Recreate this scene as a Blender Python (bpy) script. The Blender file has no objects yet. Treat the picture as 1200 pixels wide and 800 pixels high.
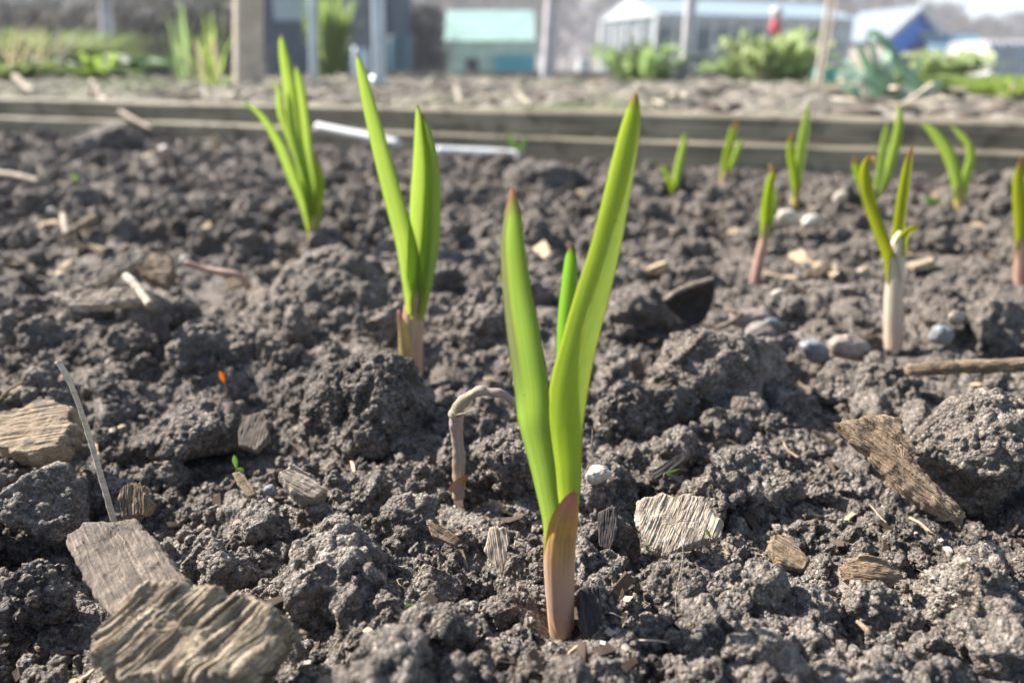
import bpy, bmesh, math, random
import numpy as np
from mathutils import Vector, Matrix
R = math.radians
rng = np.random.default_rng(11)
random.seed(5)
scene = bpy.context.scene
COL = scene.collection

# ------------------------------------------------------------------ camera
EYE = 0.17
PITCH = math.atan(322 / 866.7)
F = 866.7
cam_d = bpy.data.cameras.new('camera'); cam = bpy.data.objects.new('camera', cam_d); COL.objects.link(cam)
cam.location = (0, 0, EYE); cam.rotation_euler = (math.pi / 2 - PITCH, 0, 0)
cam_d.lens = 26; cam_d.sensor_width = 36; cam_d.clip_start = 0.01; cam_d.clip_end = 2000
cam_d.dof.use_dof = True; cam_d.dof.focus_distance = 0.262; cam_d.dof.aperture_fstop = 7.0
scene.camera = cam
CP, SP = math.cos(PITCH), math.sin(PITCH)

def ray(px, py):
    dx = (px - 600) / F; dy = (400 - py) / F
    return np.array([dx, CP + dy * SP, -SP + dy * CP])
def at(px, py, Y):
    d = ray(px, py); t = Y / d[1]
    return np.array([d[0] * t, Y, EYE + d[2] * t])
def gnd(px, py, z=0.0):
    d = ray(px, py); t = (z - EYE) / d[2]
    return np.array([d[0] * t, d[1] * t, z])
def pxsize(p):          # metres per photo pixel at a point
    return (p[1] * CP - (p[2] - EYE) * SP) / F

# ------------------------------------------------------------------ numpy noise
T = 32
WT = rng.random((T * T * T, 4)).astype(np.float32)
VT = rng.random(T * T * T).astype(np.float32)
def _idx(i, j, k): return ((i % T) * T + (j % T)) * T + (k % T)
def vnoise(P, s, off=0.0):
    q = P * s + off; c = np.floor(q).astype(np.int32); f = (q - c).astype(np.float32); f = f * f * (3 - 2 * f)
    out = 0
    for a in (0, 1):
        wx = f[:, 0] if a else 1 - f[:, 0]
        for b in (0, 1):
            wy = f[:, 1] if b else 1 - f[:, 1]
            for d in (0, 1):
                wz = f[:, 2] if d else 1 - f[:, 2]
                out = out + wx * wy * wz * VT[_idx(c[:, 0] + a, c[:, 1] + b, c[:, 2] + d)]
    return out * 2 - 1
def fbm(P, s, o=3, off=0.0):
    a = 1.0; r = 0; 
    for i in range(o):
        r = r + a * vnoise(P, s * 2.03 ** i, off + 7.3 * i); a *= 0.5
    return r
def bumps(P, s, off=0.0):
    """rounded aggregates of random size: 0 in the cracks, up to 1 on the knobs"""
    q = (P * s + off).astype(np.float32); c = np.floor(q).astype(np.int32); f = q - c
    out = np.zeros(len(P), np.float32)
    for a in (-1, 0, 1):
        for b in (-1, 0, 1):
            for d in (-1, 0, 1):
                w = WT[_idx(c[:, 0] + a, c[:, 1] + b, c[:, 2] + d)]
                dx = f[:, 0] - a - w[:, 0]; dy = f[:, 1] - b - w[:, 1]; dz = f[:, 2] - d - w[:, 2]
                r2 = 0.35 + 0.6 * w[:, 3]
                v = (0.45 + 0.55 * w[:, 3]) * (1 - (dx * dx + dy * dy + dz * dz) / r2)
                np.maximum(out, v, out=out)
    return out

def wb(P, s, off=0.0, k=.5):
    W = np.stack([vnoise(P, s * 1.35, off + 3.1 + 11.7 * a) + .5 * vnoise(P, s * 3.1, off + 5.9 + 7.7 * a) for a in range(3)], 1)
    return bumps(P + W * (k / s), s, off)
def mesh_np(name, V, Fq, smooth=True):
    me = bpy.data.meshes.new(name)
    n = Fq.shape[1]
    me.vertices.add(len(V)); me.vertices.foreach_set('co', np.ascontiguousarray(V, np.float32).ravel())
    me.loops.add(Fq.size); me.loops.foreach_set('vertex_index', np.ascontiguousarray(Fq, np.int32).ravel())
    me.polygons.add(len(Fq)); me.polygons.foreach_set('loop_start', np.arange(0, Fq.size, n, dtype=np.int32))
    me.polygons.foreach_set('use_smooth', np.full(len(Fq), smooth))
    me.update(calc_edges=True); me.validate()
    return me
def tri_normals(V, Fq):
    n = np.cross(V[Fq[:, 1]] - V[Fq[:, 0]], V[Fq[:, 2]] - V[Fq[:, 0]])
    if Fq.shape[1] == 4: n += np.cross(V[Fq[:, 2]] - V[Fq[:, 0]], V[Fq[:, 3]] - V[Fq[:, 0]])
    N = np.zeros_like(V)
    for k in range(Fq.shape[1]):
        for a in range(3): N[:, a] += np.bincount(Fq[:, k], weights=n[:, a], minlength=len(V))
    return N / (np.linalg.norm(N, axis=1, keepdims=True) + 1e-12)
_ico = {}
def ico(sub):
    if sub not in _ico:
        bm = bmesh.new(); bmesh.ops.create_icosphere(bm, subdivisions=sub, radius=1)
        V = np.array([v.co[:] for v in bm.verts]); Fc = np.array([[v.index for v in f.verts] for f in bm.faces]); bm.free()
        _ico[sub] = (V, Fc)
    return _ico[sub]

# ------------------------------------------------------------------ node helpers
def mat(name):
    m = bpy.data.materials.new(name); m.use_nodes = True; nt = m.node_tree; nt.nodes.clear()
    return m, nt
class NB:
    def __init__(s, nt): s.nt = nt
    def n(s, t, **kw):
        nd = s.nt.nodes.new(t)
        for k, v in kw.items(): setattr(nd, k, v)
        return nd
    def l(s, a, b): s.nt.links.new(a, b)
    def inp(s, sock, v):
        if hasattr(v, 'is_linked'): s.l(v, sock)
        else: sock.default_value = v
    def math(s, op, a, b=0.0, c=None, clamp=False):
        nd = s.n('ShaderNodeMath', operation=op); nd.use_clamp = clamp
        s.inp(nd.inputs[0], a); s.inp(nd.inputs[1], b)
        if c is not None: s.inp(nd.inputs[2], c)
        return nd.outputs[0]
    def mapping(s, vec, scale):
        nd = s.n('ShaderNodeMapping'); s.l(vec, nd.inputs[0]); nd.inputs['Scale'].default_value = scale
        return nd.outputs[0]
    def noise(s, vec, scale, detail=3, rough=0.55):
        nd = s.n('ShaderNodeTexNoise'); s.l(vec, nd.inputs['Vector']); nd.inputs['Scale'].default_value = scale
        nd.inputs['Detail'].default_value = detail; nd.inputs['Roughness'].default_value = rough
        return nd.outputs['Fac']
    def ramp(s, fac, stops):
        nd = s.n('ShaderNodeValToRGB'); s.l(fac, nd.inputs[0]); el = nd.color_ramp.elements
        while len(el) < len(stops): el.new(0.5)
        for e, (p, c) in zip(el, stops):
            e.position = p; e.color = (c[0], c[1], c[2], 1) if not isinstance(c, (int, float)) else (c, c, c, 1)
        return nd.outputs[0]
    def mix(s, f, a, b, mode='MIX'):
        nd = s.n('ShaderNodeMix', data_type='RGBA', blend_type=mode)
        s.inp(nd.inputs[0], f)
        for sk, v in ((nd.inputs[6], a), (nd.inputs[7], b)):
            if hasattr(v, 'is_linked'): s.l(v, sk)
            else: sk.default_value = (v[0], v[1], v[2], 1)
        return nd.outputs[2]
    def bump(s, h, dist, strength=1.0, prev=None):
        nd = s.n('ShaderNodeBump'); s.l(h, nd.inputs['Height']); nd.inputs['Distance'].default_value = dist; nd.inputs['Strength'].default_value = strength
        if prev is not None: s.l(prev, nd.inputs['Normal'])
        return nd.outputs[0]
    def bsdf(s, color, rough=0.7, spec=0.4, normal=None, **kw):
        p = s.n('ShaderNodeBsdfPrincipled')
        if hasattr(color, 'is_linked'): s.l(color, p.inputs['Base Color'])
        else: p.inputs['Base Color'].default_value = (*color, 1)
        s.inp(p.inputs['Roughness'], rough); s.inp(p.inputs['Specular IOR Level'], spec)
        if normal is not None: s.l(normal, p.inputs['Normal'])
        for k, v in kw.items(): s.inp(p.inputs[k.replace('_', ' ')], v)
        return p.outputs[0]
    def out(s, sh):
        o = s.n('ShaderNodeOutputMaterial'); s.l(sh, o.inputs['Surface'])

def soil_mat(name, dark, light, grain=1.0, warm=(.17, .125, .09)):
    m, nt = mat(name); b = NB(nt)
    pos = b.n('ShaderNodeNewGeometry').outputs['Position']
    n1 = b.noise(pos, 14, 3); n2 = b.noise(pos, 110 * grain, 3); n3 = b.noise(pos, 900 * grain, 3, .65)
    f = b.math('ADD', b.math('MULTIPLY', n1, .35), b.math('ADD', b.math('MULTIPLY', n2, .35), b.math('MULTIPLY', n3, .3)))
    c = b.ramp(f, [(.36, dark), (.52, tuple((a + d) / 2 for a, d in zip(dark, light))), (.66, light)])
    wn = b.ramp(b.noise(pos, 60 * grain, 2), [(.56, 0.0), (.68, 1.0)])
    c = b.mix(b.math('MULTIPLY', wn, .3), c, warm)
    gv = b.n('ShaderNodeTexVoronoi'); b.l(pos, gv.inputs['Vector']); gv.inputs['Scale'].default_value = 780 * grain
    gs2 = b.n('ShaderNodeSeparateColor'); b.l(gv.outputs['Color'], gs2.inputs[0])
    tone = b.ramp(gs2.outputs[0], [(0, .55), (.6, .95), (.88, 1.25), (1, 1.9)])
    c = b.mix(1.0, c, tone, 'MULTIPLY')
    c = b.mix(b.math('MULTIPLY', b.math('GREATER_THAN', gs2.outputs[1], .86), .5), c, tuple(x * 1.7 for x in warm))
    # mineral and woody specks
    v = b.n('ShaderNodeTexVoronoi'); b.l(pos, v.inputs['Vector']); v.inputs['Scale'].default_value = 560 * grain
    near = b.math('LESS_THAN', v.outputs['Distance'], .36)
    sep = b.n('ShaderNodeSeparateColor'); b.l(v.outputs['Color'], sep.inputs[0])
    pick = b.math('GREATER_THAN', sep.outputs[0], .93); sp = b.math('MULTIPLY', near, pick)
    spc = b.ramp(sep.outputs[1], [(0, (.34, .31, .28)), (.5, (.26, .20, .13)), (.8, (.42, .42, .43)), (1, (.16, .08, .05))])
    c = b.mix(b.math('MULTIPLY', sp, .8), c, spc)
    v2 = b.n('ShaderNodeTexVoronoi'); b.l(pos, v2.inputs['Vector']); v2.inputs['Scale'].default_value = 1500 * grain
    sep2 = b.n('ShaderNodeSeparateColor'); b.l(v2.outputs['Color'], sep2.inputs[0])
    glint = b.math('MULTIPLY', b.math('GREATER_THAN', sep2.outputs[0], .94), b.math('LESS_THAN', v2.outputs['Distance'], .42))
    c = b.mix(b.math('MULTIPLY', glint, .55), c, (.42, .42, .44))
    rough = b.math('SUBTRACT', .92, b.math('MULTIPLY', glint, .62))
    h = b.math('ADD', b.noise(pos, 1300 * grain, 3, .7), b.math('MULTIPLY', b.noise(pos, 420 * grain, 3, .6), 1.4))
    h = b.math('SUBTRACT', h, b.math('MULTIPLY', gv.outputs['Distance'], 1.1))
    nrm = b.bump(h, .0019 / grain, 1.0)
    b.out(b.bsdf(c, rough, .35, nrm))
    return m
def wood_mat(name, c1, c2, c3, bumpd=.0006, sc=1.0, rough=.8, dirt=.35):
    """local X runs along the grain"""
    m, nt = mat(name); b = NB(nt)
    tc = b.n('ShaderNodeTexCoord').outputs['Object']
    st = b.mapping(tc, (40 * sc, 1250 * sc, 1250 * sc))
    n1 = b.noise(st, 1.0, 4, .6); n2 = b.noise(b.mapping(tc, (60 * sc, 160 * sc, 160 * sc)), 1.0, 3)
    f = b.math('ADD', b.math('MULTIPLY', n1, .6), b.math('MULTIPLY', n2, .4))
    c = b.ramp(f, [(.34, c1), (.5, c2), (.64, c3)])
    d = b.ramp(b.noise(tc, 130 * sc, 4, .65), [(.52, 0.0), (.62, 1.0)])
    c = b.mix(b.math('MULTIPLY', d, dirt), c, (.05, .04, .035))
    nrm = b.bump(b.math('ADD', n1, b.math('MULTIPLY', b.noise(tc, 900 * sc, 2), .4)), bumpd, 1.0)
    b.out(b.bsdf(c, rough, .3, nrm)); return m
def plain(name, c, rough=.6, spec=.4, var=.25, scale=8, bumpd=0.0, **kw):
    m, nt = mat(name); b = NB(nt)
    tc = b.n('ShaderNodeTexCoord').outputs['Object']
    n = b.noise(tc, scale, 4)
    c2 = b.ramp(n, [(.3, tuple(x * (1 - var) for x in c)), (.7, tuple(min(1, x * (1 + var)) for x in c))])
    nrm = b.bump(n, bumpd) if bumpd else None
    b.out(b.bsdf(c2, rough, spec, nrm, **kw)); return m
def leaf_mat(name, base, mid, tipc, trans, base_end=.12, tip_start=.95, tip_w=.035, strip=None, vs=15, vcol=(.6, .72, .6), edge=(.35, .33, .06), rough=.46, tw=.68, vein=1.0):
    m, nt = mat(name); b = NB(nt)
    uv = b.n('ShaderNodeUVMap').outputs[0]
    sx = b.n('ShaderNodeSeparateXYZ'); b.l(uv, sx.inputs[0]); u, v = sx.outputs[0], sx.outputs[1]
    vn = b.noise(b.mapping(uv, (vs, 1.3, 1)), 1.0, 4, .75)
    pt = b.noise(b.mapping(uv, (3, 7, 1)), 1.0, 3)
    c = b.mix(b.ramp(pt, [(.35, 0.0), (.68, 1.0)]), mid, tuple(x * y for x, y in zip(mid, (1.45, 1.12, .8))))
    c = b.mix(b.math('MULTIPLY', b.ramp(vn, [(.4, 0.0), (.62, 1.0)]), .28 * vein), c, tuple(x * y for x, y in zip(mid, vcol)))
    blm = b.ramp(b.noise(b.mapping(uv, (5, 26, 1)), 1.0, 5, .7), [(.45, 0.0), (.75, 1.0)]); c = b.mix(b.math('MULTIPLY', blm, .30), c, tuple(min(1, x * 1.25 + .05) for x in mid))
    au = b.math('ABSOLUTE', b.math('SUBTRACT', u, .5))
    c = b.mix(b.math('MULTIPLY', b.ramp(au, [(.40, 0.0), (.475, 1.0)]), .6), c, edge)
    vv = b.math('ADD', v, b.math('MULTIPLY', b.math('SUBTRACT', pt, .5), .06))
    c = b.mix(b.ramp(vv, [(base_end * .4, 1.0), (base_end, 0.0)]), c, base)
    tipf = b.ramp(vv, [(tip_start, 0.0), (min(.999, tip_start + tip_w), 1.0)])
    tf = b.math('SUBTRACT', 1.0, tipf)
    if strip:
        u = b.math('SUBTRACT', 1.0, u)
        sv = b.ramp(v, [(.42, 0.0), (.6, 1.0)]); su = b.ramp(b.math('ADD', u, b.math('MULTIPLY', v, .12)), [(.36, 1.0), (.42, 0.0)])
        c = b.mix(b.math('MULTIPLY', b.math('MULTIPLY', sv, su), .9), c, strip); tf = b.math('MULTIPLY', tf, b.math('SUBTRACT', 1.0, b.math('MULTIPLY', b.math('MULTIPLY', sv, su), .85)))
        ln = b.ramp(b.math('ADD', u, b.math('MULTIPLY', v, .12)), [(.36, 0.0), (.39, 1.0), (.43, 0.0)]); c = b.mix(b.math('MULTIPLY', b.math('MULTIPLY', sv, ln), .6), c, (.40, .16, .10))
    c = b.mix(tipf, c, tipc)
    dv = b.n('ShaderNodeTexVoronoi'); b.l(b.n('ShaderNodeTexCoord').outputs['Object'], dv.inputs['Vector']); dv.inputs['Scale'].default_value = 420
    ds = b.n('ShaderNodeSeparateColor'); b.l(dv.outputs['Color'], ds.inputs[0])
    speck = b.math('MULTIPLY', b.math('GREATER_THAN', ds.outputs[0], .965), b.math('LESS_THAN', dv.outputs['Distance'], b.math('MULTIPLY', ds.outputs[1], .3)))
    c = b.mix(b.math('MULTIPLY', speck, .7), c, (.10, .08, .05))
    nrm = b.bump(vn, .0009, 1.0)
    p = b.bsdf(c, rough, .35, nrm)
    t = b.n('ShaderNodeBsdfTranslucent'); tcol = b.mix(b.math('MULTIPLY', tf, .75), c, trans); tcol = b.mix(min(1.0, .55 * vein), tcol, b.ramp(vn, [(.36, .74), (.60, 1.0)]), 'MULTIPLY')
    b.l(tcol, t.inputs['Color'])
    mx = b.n('ShaderNodeMixShader'); mx.inputs[0].default_value = tw; b.l(p, mx.inputs[1]); b.l(t.outputs[0], mx.inputs[2])
    b.out(mx.outputs[0]); return m
def stem_mat(name, low, high, stripe, tw=.12, rough=.5):
    m, nt = mat(name); b = NB(nt)
    uv = b.n('ShaderNodeUVMap').outputs[0]
    sx = b.n('ShaderNodeSeparateXYZ'); b.l(uv, sx.inputs[0]); v = sx.outputs[1]
    st = b.noise(b.mapping(uv, (46, 1.2, 1)), 1.0, 2, .5)
    c = b.mix(b.math('ADD', v, b.math('MULTIPLY', b.math('SUBTRACT', b.noise(b.mapping(uv, (5, 4, 1)), 1, 3), .5), .4), clamp=True), low, high)
    c = b.mix(b.math('MULTIPLY', b.ramp(st, [(.42, 0.0), (.6, 1.0)]), .6), c, stripe)
    p = b.bsdf(c, rough, .4, b.bump(st, .0004, .8))
    t = b.n('ShaderNodeBsdfTranslucent'); b.l(c, t.inputs['Color'])
    mx = b.n('ShaderNodeMixShader'); mx.inputs[0].default_value = tw; b.l(p, mx.inputs[1]); b.l(t.outputs[0], mx.inputs[2])
    b.out(mx.outputs[0]); return m

M = {}
M['soil'] = soil_mat('soil', (.060, .051, .045), (.45, .388, .334))
M['soil_dry'] = soil_mat('dry soil', (.09, .075, .064), (.52, .445, .375))
M['earth'] = soil_mat('earth', (.045, .036, .03), (.20, .165, .13), .12, (.20, .15, .10))
M['wood_grey'] = wood_mat('weathered wood', (.045, .034, .028), (.14, .108, .085), (.27, .215, .165), .0007, dirt=.5)
M['wood_pale'] = wood_mat('pale wood', (.14, .105, .08), (.36, .29, .22), (.54, .46, .36), .0004, dirt=.55)
M['wood_tan'] = wood_mat('tan wood', (.12, .08, .05), (.26, .19, .12), (.38, .29, .20), .0006, dirt=.6)
M['wood_brown'] = wood_mat('brown bark', (.06, .038, .024), (.20, .14, .09), (.36, .27, .19), .0008)
M['wood_black'] = wood_mat('dark wood', (.02, .017, .016), (.06, .05, .046), (.13, .11, .10), .0006)
M['bark'] = wood_mat('lichen grey bark', (.07, .052, .038), (.29, .225, .155), (.54, .45, .32), .0014, dirt=.5)
M['wood_end'] = wood_mat('orange split wood', (.30, .16, .06), (.5, .29, .12), (.6, .40, .2), .0004, dirt=.1)

# ------------------------------------------------------------------ object helpers
def link(o, parent=None, label=None, cat=None, group=None, kind=None):
    if o.name not in COL.objects: COL.objects.link(o)
    if parent is not None: o.parent = parent
    if label: o['label'] = label
    if cat: o['category'] = cat
    if group: o['group'] = group
    if kind: o['kind'] = kind
    return o
def empty(name, loc, label, cat, group=None):
    o = bpy.data.objects.new(name, None); o.empty_display_size = .02; o.location = loc
    return link(o, None, label, cat, group)
def put(name, V, Fc, m, parent=None, smooth=True, origin=None, axes=None, uv=None, **kw):
    """V in world space; the mesh is stored relative to its parent (or to origin/axes)"""
    V = np.asarray(V, float)
    if parent is not None: V = V - np.array(parent.location)
    o_loc = None
    if origin is not None:
        o_loc = np.array(origin, float) - (np.array(parent.location) if parent is not None else 0)
        V = V - o_loc
        if axes is not None: V = V @ np.array(axes).T   # rows of axes = local axes in world
    Fc = np.asarray(Fc)
    me = mesh_np(name, V, Fc, smooth)
    if uv is not None:
        ul = me.uv_layers.new(name='UVMap')
        li = np.empty(len(me.loops), np.int32); me.loops.foreach_get('vertex_index', li)
        ul.data.foreach_set('uv', np.asarray(uv, np.float32)[li].ravel())
    me.materials.append(m)
    o = bpy.data.objects.new(name, me)
    if origin is not None:
        mt = Matrix.Translation(Vector(o_loc))
        if axes is not None: mt = mt @ Matrix([list(a) for a in axes]).transposed().to_4x4()
        o.matrix_basis = mt
    return link(o, parent, **kw)
def unit(v): v = np.asarray(v, float); return v / (np.linalg.norm(v) + 1e-12)
def spline(pts, n):
    """Catmull-Rom through rows of pts"""
    P = np.asarray(pts, float)
    if len(P) == 2: P = np.array([P[0], (P[0] + P[1]) / 2, P[1]])
    P = np.vstack([2 * P[0] - P[1], P, 2 * P[-1] - P[-2]])
    ts = np.linspace(0, len(P) - 3 - 1e-6, n); i = ts.astype(int); t = (ts - i)[:, None]
    a, b_, c, d = P[i], P[i + 1], P[i + 2], P[i + 3]
    return .5 * ((2 * b_) + (-a + c) * t + (2 * a - 5 * b_ + 4 * c - d) * t ** 2 + (-a + 3 * b_ - 3 * c + d) * t ** 3)
def grid_faces(nr, nc, close=False):
    i = np.arange(nr - 1)[:, None]; j = np.arange(nc if close else nc - 1)[None, :]
    j2 = (j + 1) % nc
    return np.stack([(i * nc + j), (i * nc + j2), ((i + 1) * nc + j2), ((i + 1) * nc + j)], -1).reshape(-1, 4)
def tube(name, pts, rad, m, parent=None, n=14, res=24, rough=0.0, rs=300, **kw):
    """pts: world points; rad: metres per point; closed ends"""
    P = spline(np.hstack([np.asarray(pts, float), np.asarray(rad, float)[:, None]]), res)
    C, r = P[:, :3], np.maximum(P[:, 3], 1e-5)
    Tn = np.gradient(C, axis=0); Tn /= np.linalg.norm(Tn, axis=1, keepdims=True) + 1e-12
    up = np.array([0, -1, .3]) if abs(unit(Tn.mean(0))[1]) < .9 else np.array([1., 0, 0])
    A = np.cross(Tn, up); A /= np.linalg.norm(A, axis=1, keepdims=True); B = np.cross(A, Tn)
    th = np.linspace(0, 2 * np.pi, n, endpoint=False)
    ring = (C[:, None, :] + r[:, None, None] * (np.cos(th)[None, :, None] * A[:, None, :] + np.sin(th)[None, :, None] * B[:, None, :]))
    V = ring.reshape(-1, 3)
    if rough: 
        V = V + (V - np.repeat(C, n, 0)) * (rough * fbm(V, rs, 3))[:, None]
    V = np.vstack([V, C[0], C[-1]]); k = res * n
    Fq = grid_faces(res, n, True)
    j = np.arange(n); j2 = (j + 1) % n
    cap = np.vstack([np.stack([np.full(n, k), j2, j, j], 1)[:, :3], np.stack([np.full(n, k + 1), (res - 1) * n + j, (res - 1) * n + j2], 1)])
    tri = np.vstack([Fq[:, [0, 1, 2]], Fq[:, [0, 2, 3]], cap])
    vv = np.linspace(0, 1, res)
    uv = np.stack([np.tile(j / n * 1.0, res), np.repeat(vv, n)], 1); uv = np.vstack([uv, [[.5, 0]], [[.5, 1]]])
    return put(name, V, tri, m, parent, uv=uv, **kw)
def leaf(name, root, pts, m, arc=50, concave=True, roll=0, thick=.0007, res=48, nc=15, tip_pow=.55, wave=0.0, **kw):
    """pts: (px, py, Y, width_px) from base to tip. A thick blade curved across its width."""
    W = []
    for p in pts:
        q = at(p[0], p[1], p[2]); W.append([*q, p[3] * pxsize(q)])
    P = spline(W, res); C = P[:, :3]; w = np.maximum(P[:, 3], 1e-5)
    Tn = np.gradient(C, axis=0); Tn /= np.linalg.norm(Tn, axis=1, keepdims=True)
    view = C - np.array([0, 0, EYE]); view /= np.linalg.norm(view, axis=1, keepdims=True)
    S = np.cross(Tn, view); S /= np.linalg.norm(S, axis=1, keepdims=True); N = np.cross(S, Tn)   # N faces away from / towards the eye
    N *= np.sign((N * view).sum(1, keepdims=True))      # away from eye
    a = np.radians(np.linspace(roll, roll if np.isscalar(roll) else 0, res)) if np.isscalar(roll) else np.radians(np.interp(np.linspace(0, 1, res), np.linspace(0, 1, len(roll)), roll))
    S2 = S * np.cos(a)[:, None] + N * np.sin(a)[:, None]; N2 = N * np.cos(a)[:, None] - S * np.sin(a)[:, None]
    arcs = np.radians(np.interp(np.linspace(0, 1, res), np.linspace(0, 1, len(arc)), arc) if not np.isscalar(arc) else np.full(res, arc))
    arcs = np.maximum(arcs, .02)
    u = np.linspace(-1, 1, nc)
    Rr = (w / 2) / np.sin(np.minimum(arcs, np.pi / 2))
    sgn = -1 if concave else 1
    X = Rr[:, None] * np.sin(u[None] * arcs[:, None]); Z = sgn * Rr[:, None] * (1 - np.cos(u[None] * arcs[:, None]))
    Z += wave * w[:, None] * np.sin(np.linspace(0, 9, res))[:, None] * u[None]
    fr = C[:, None] + X[..., None] * S2[:, None] + Z[..., None] * N2[:, None]
    th = thick * np.minimum(1, w / w.max() + .2)[:, None] * (1 - u[None] ** 4)
    nrm = -(np.sin(u[None] * arcs[:, None])[..., None] * S2[:, None] * (1 if not concave else -1) * -1 + np.cos(u[None] * arcs[:, None])[..., None] * N2[:, None] * -1)
    bk = fr + th[..., None] * N2[:, None]
    ring = np.concatenate([fr, bk[:, ::-1][:, 1:-1]], 1); n = ring.shape[1]
    V = ring.reshape(-1, 3); Fq = grid_faces(res, n, True)
    uu = np.concatenate([(u + 1) / 2, ((u + 1) / 2)[::-1][1:-1]])
    al = np.r_[0, np.cumsum(np.linalg.norm(np.diff(C, axis=0), axis=1))]; al /= al[-1]
    uv = np.stack([np.tile(uu, res), np.repeat(al, n)], 1)
    return put(name, V, Fq, m, root, uv=uv, **kw)

def slab(name, outline, z, m, thick, tilt=(0, 0, 1), grain=None, amp=.0006, gs=650, edge=.35, dome=0.0, parent=None, nr=40, na=230, pit=0.0, kwa=0.0, **kw):
    """a chip: outline in photo pixels laid on a tilted plane through the ground point of its centroid at height z"""
    O = np.array(outline, float); cpx = O.mean(0)
    c = gnd(cpx[0], cpx[1], z); n = unit(tilt)
    P3 = []
    for p in O:
        d = ray(*p); e = np.array([0, 0, EYE]); t = np.dot(c - e, n) / np.dot(d, n); P3.append(e + d * t)
    P3 = np.array(P3); c = P3.mean(0)
    if grain is None: g = P3[1] - P3[0]
    else:
        a, b2 = [np.array([0, 0, EYE]) + ray(*q) * (np.dot(c - np.array([0, 0, EYE]), n) / np.dot(ray(*q), n)) for q in grain]; g = b2 - a
    ax = unit(g - n * np.dot(g, n)); ay = np.cross(n, ax)
    Q = np.stack([(P3 - c) @ ax, (P3 - c) @ ay], 1)
    # dense closed outline, corners slightly eased
    Qc = np.vstack([Q, Q[:1]]); seg = np.linalg.norm(np.diff(Qc, axis=0), axis=1); cs = np.r_[0, np.cumsum(seg)]
    s = np.linspace(0, cs[-1], na, endpoint=False); D = np.stack([np.interp(s, cs, Qc[:, 0]), np.interp(s, cs, Qc[:, 1])], 1)
    for _ in range(2): D = (np.roll(D, 1, 0) + D * 2 + np.roll(D, -1, 0)) / 4
    jag = fbm(np.c_[D, np.zeros(na)], 260, 3, 3.1); D *= (1 + .07 * jag)[:, None]
    fs = np.sqrt(np.linspace(0, 1, nr)); 
    prof_top = thick / 2 * (1 - edge * np.maximum(0, (fs - .9) / .1) ** 2) + dome * (1 - fs ** 2)
    rings = []; zz = []
    for f, h in zip(fs, prof_top): rings.append(D * f); zz.append(np.full(na, h))
    for k, h in enumerate(np.linspace(1, -1, 7)[1:-1]): rings.append(D * (1 + .015 * (1 - h * h))); zz.append(np.full(na, thick / 2 * (1 - edge) * h))
    for f in fs[::-3]: rings.append(D * f); zz.append(np.full(na, -thick / 2 * (1 - edge * max(0, (f - .8) / .2) ** 2)))
    L = np.c_[np.vstack(rings), np.concatenate(zz)]
    Fq = grid_faces(len(rings), na, True)[:, ::-1]
    Nn = tri_normals(L, Fq)
    ln = L * np.array([.07, 1.5, 1.5])
    rdg = (1 - np.abs(fbm(ln + .0006 * fbm(L, 300, 2)[:, None], gs, 3, 1.7))) ** 2
    disp = amp * .42 * (rdg - .5) + amp * .3 * fbm(ln, gs * 3.1, 2, 4.4) + amp * .8 * fbm(L, gs * .35, 2, 9.1)
    crk = np.clip(fbm(L * np.array([.05, 1, 1]), gs * .8, 2, 21.0) - .75, 0, 1); disp -= crk * amp * 5
    if pit: disp -= pit * np.clip(bumps(L * np.array([.6, 1, 1]), gs * .8), 0, 1)
    inner = np.linalg.norm(L[:, :2], axis=1)
    if kwa: L = L + Nn * (kwa * (bumps(L * np.array([.5, 1, 1]), 190, 2.2) - .4) * .7 + kwa * .5 * fbm(L, 320, 3))[:, None]
    L = L + Nn * disp[:, None]
    Wd = c + L[:, :1] * ax + L[:, 1:2] * ay + L[:, 2:3] * n
    return put(name, Wd, Fq, m, parent, smooth=False, origin=c, axes=(ax, ay, n), **kw)

def clod_verts(sub, size, seed, grain=1.0, rough=1.0):
    """a crumbly lump in metres; size = radii"""
    V, Fc = ico(sub); V = V.copy(); off = seed * 3.77
    rr = np.random.default_rng(int(seed * 100))
    for _ in range(9):
        pn = unit(rr.normal(size=3)); pd = rr.uniform(.52, .82); V = V - np.maximum(0, V @ pn - pd)[:, None] * pn * .93
    V = V * 1.06
    V = V * (1 + .16 * fbm(V, 1.1, 2, off) + .10 * bumps(V, 1.7, off) )[:, None]
    V = V * np.array(size)
    r = float(np.mean(size))
    for s, amp in ((1.7 / r, .16 * r), (4.2 / r, .11 * r)):
        V = V + tri_normals(V, Fc) * ((wb(V, s, off) - .45) * amp * rough)[:, None]
    for s, amp in ((165 * grain, .0032 / grain), (390 * grain, .0018 / grain), (900 * grain, .0009 / grain)):
        if s * r > 1.5 and (sub >= 5 or s * r < 30):
            dd = wb(V, s, off) - .4
            if s > 300 * grain: dd = .55 * dd + .45 * fbm(V, s * 1.3, 2, off)
            V = V + tri_normals(V, Fc) * (dd * np.clip(.65 + .8 * vnoise(V, 30, off), .1, 1.5) * amp * rough)[:, None]
    return V, Fc

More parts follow.
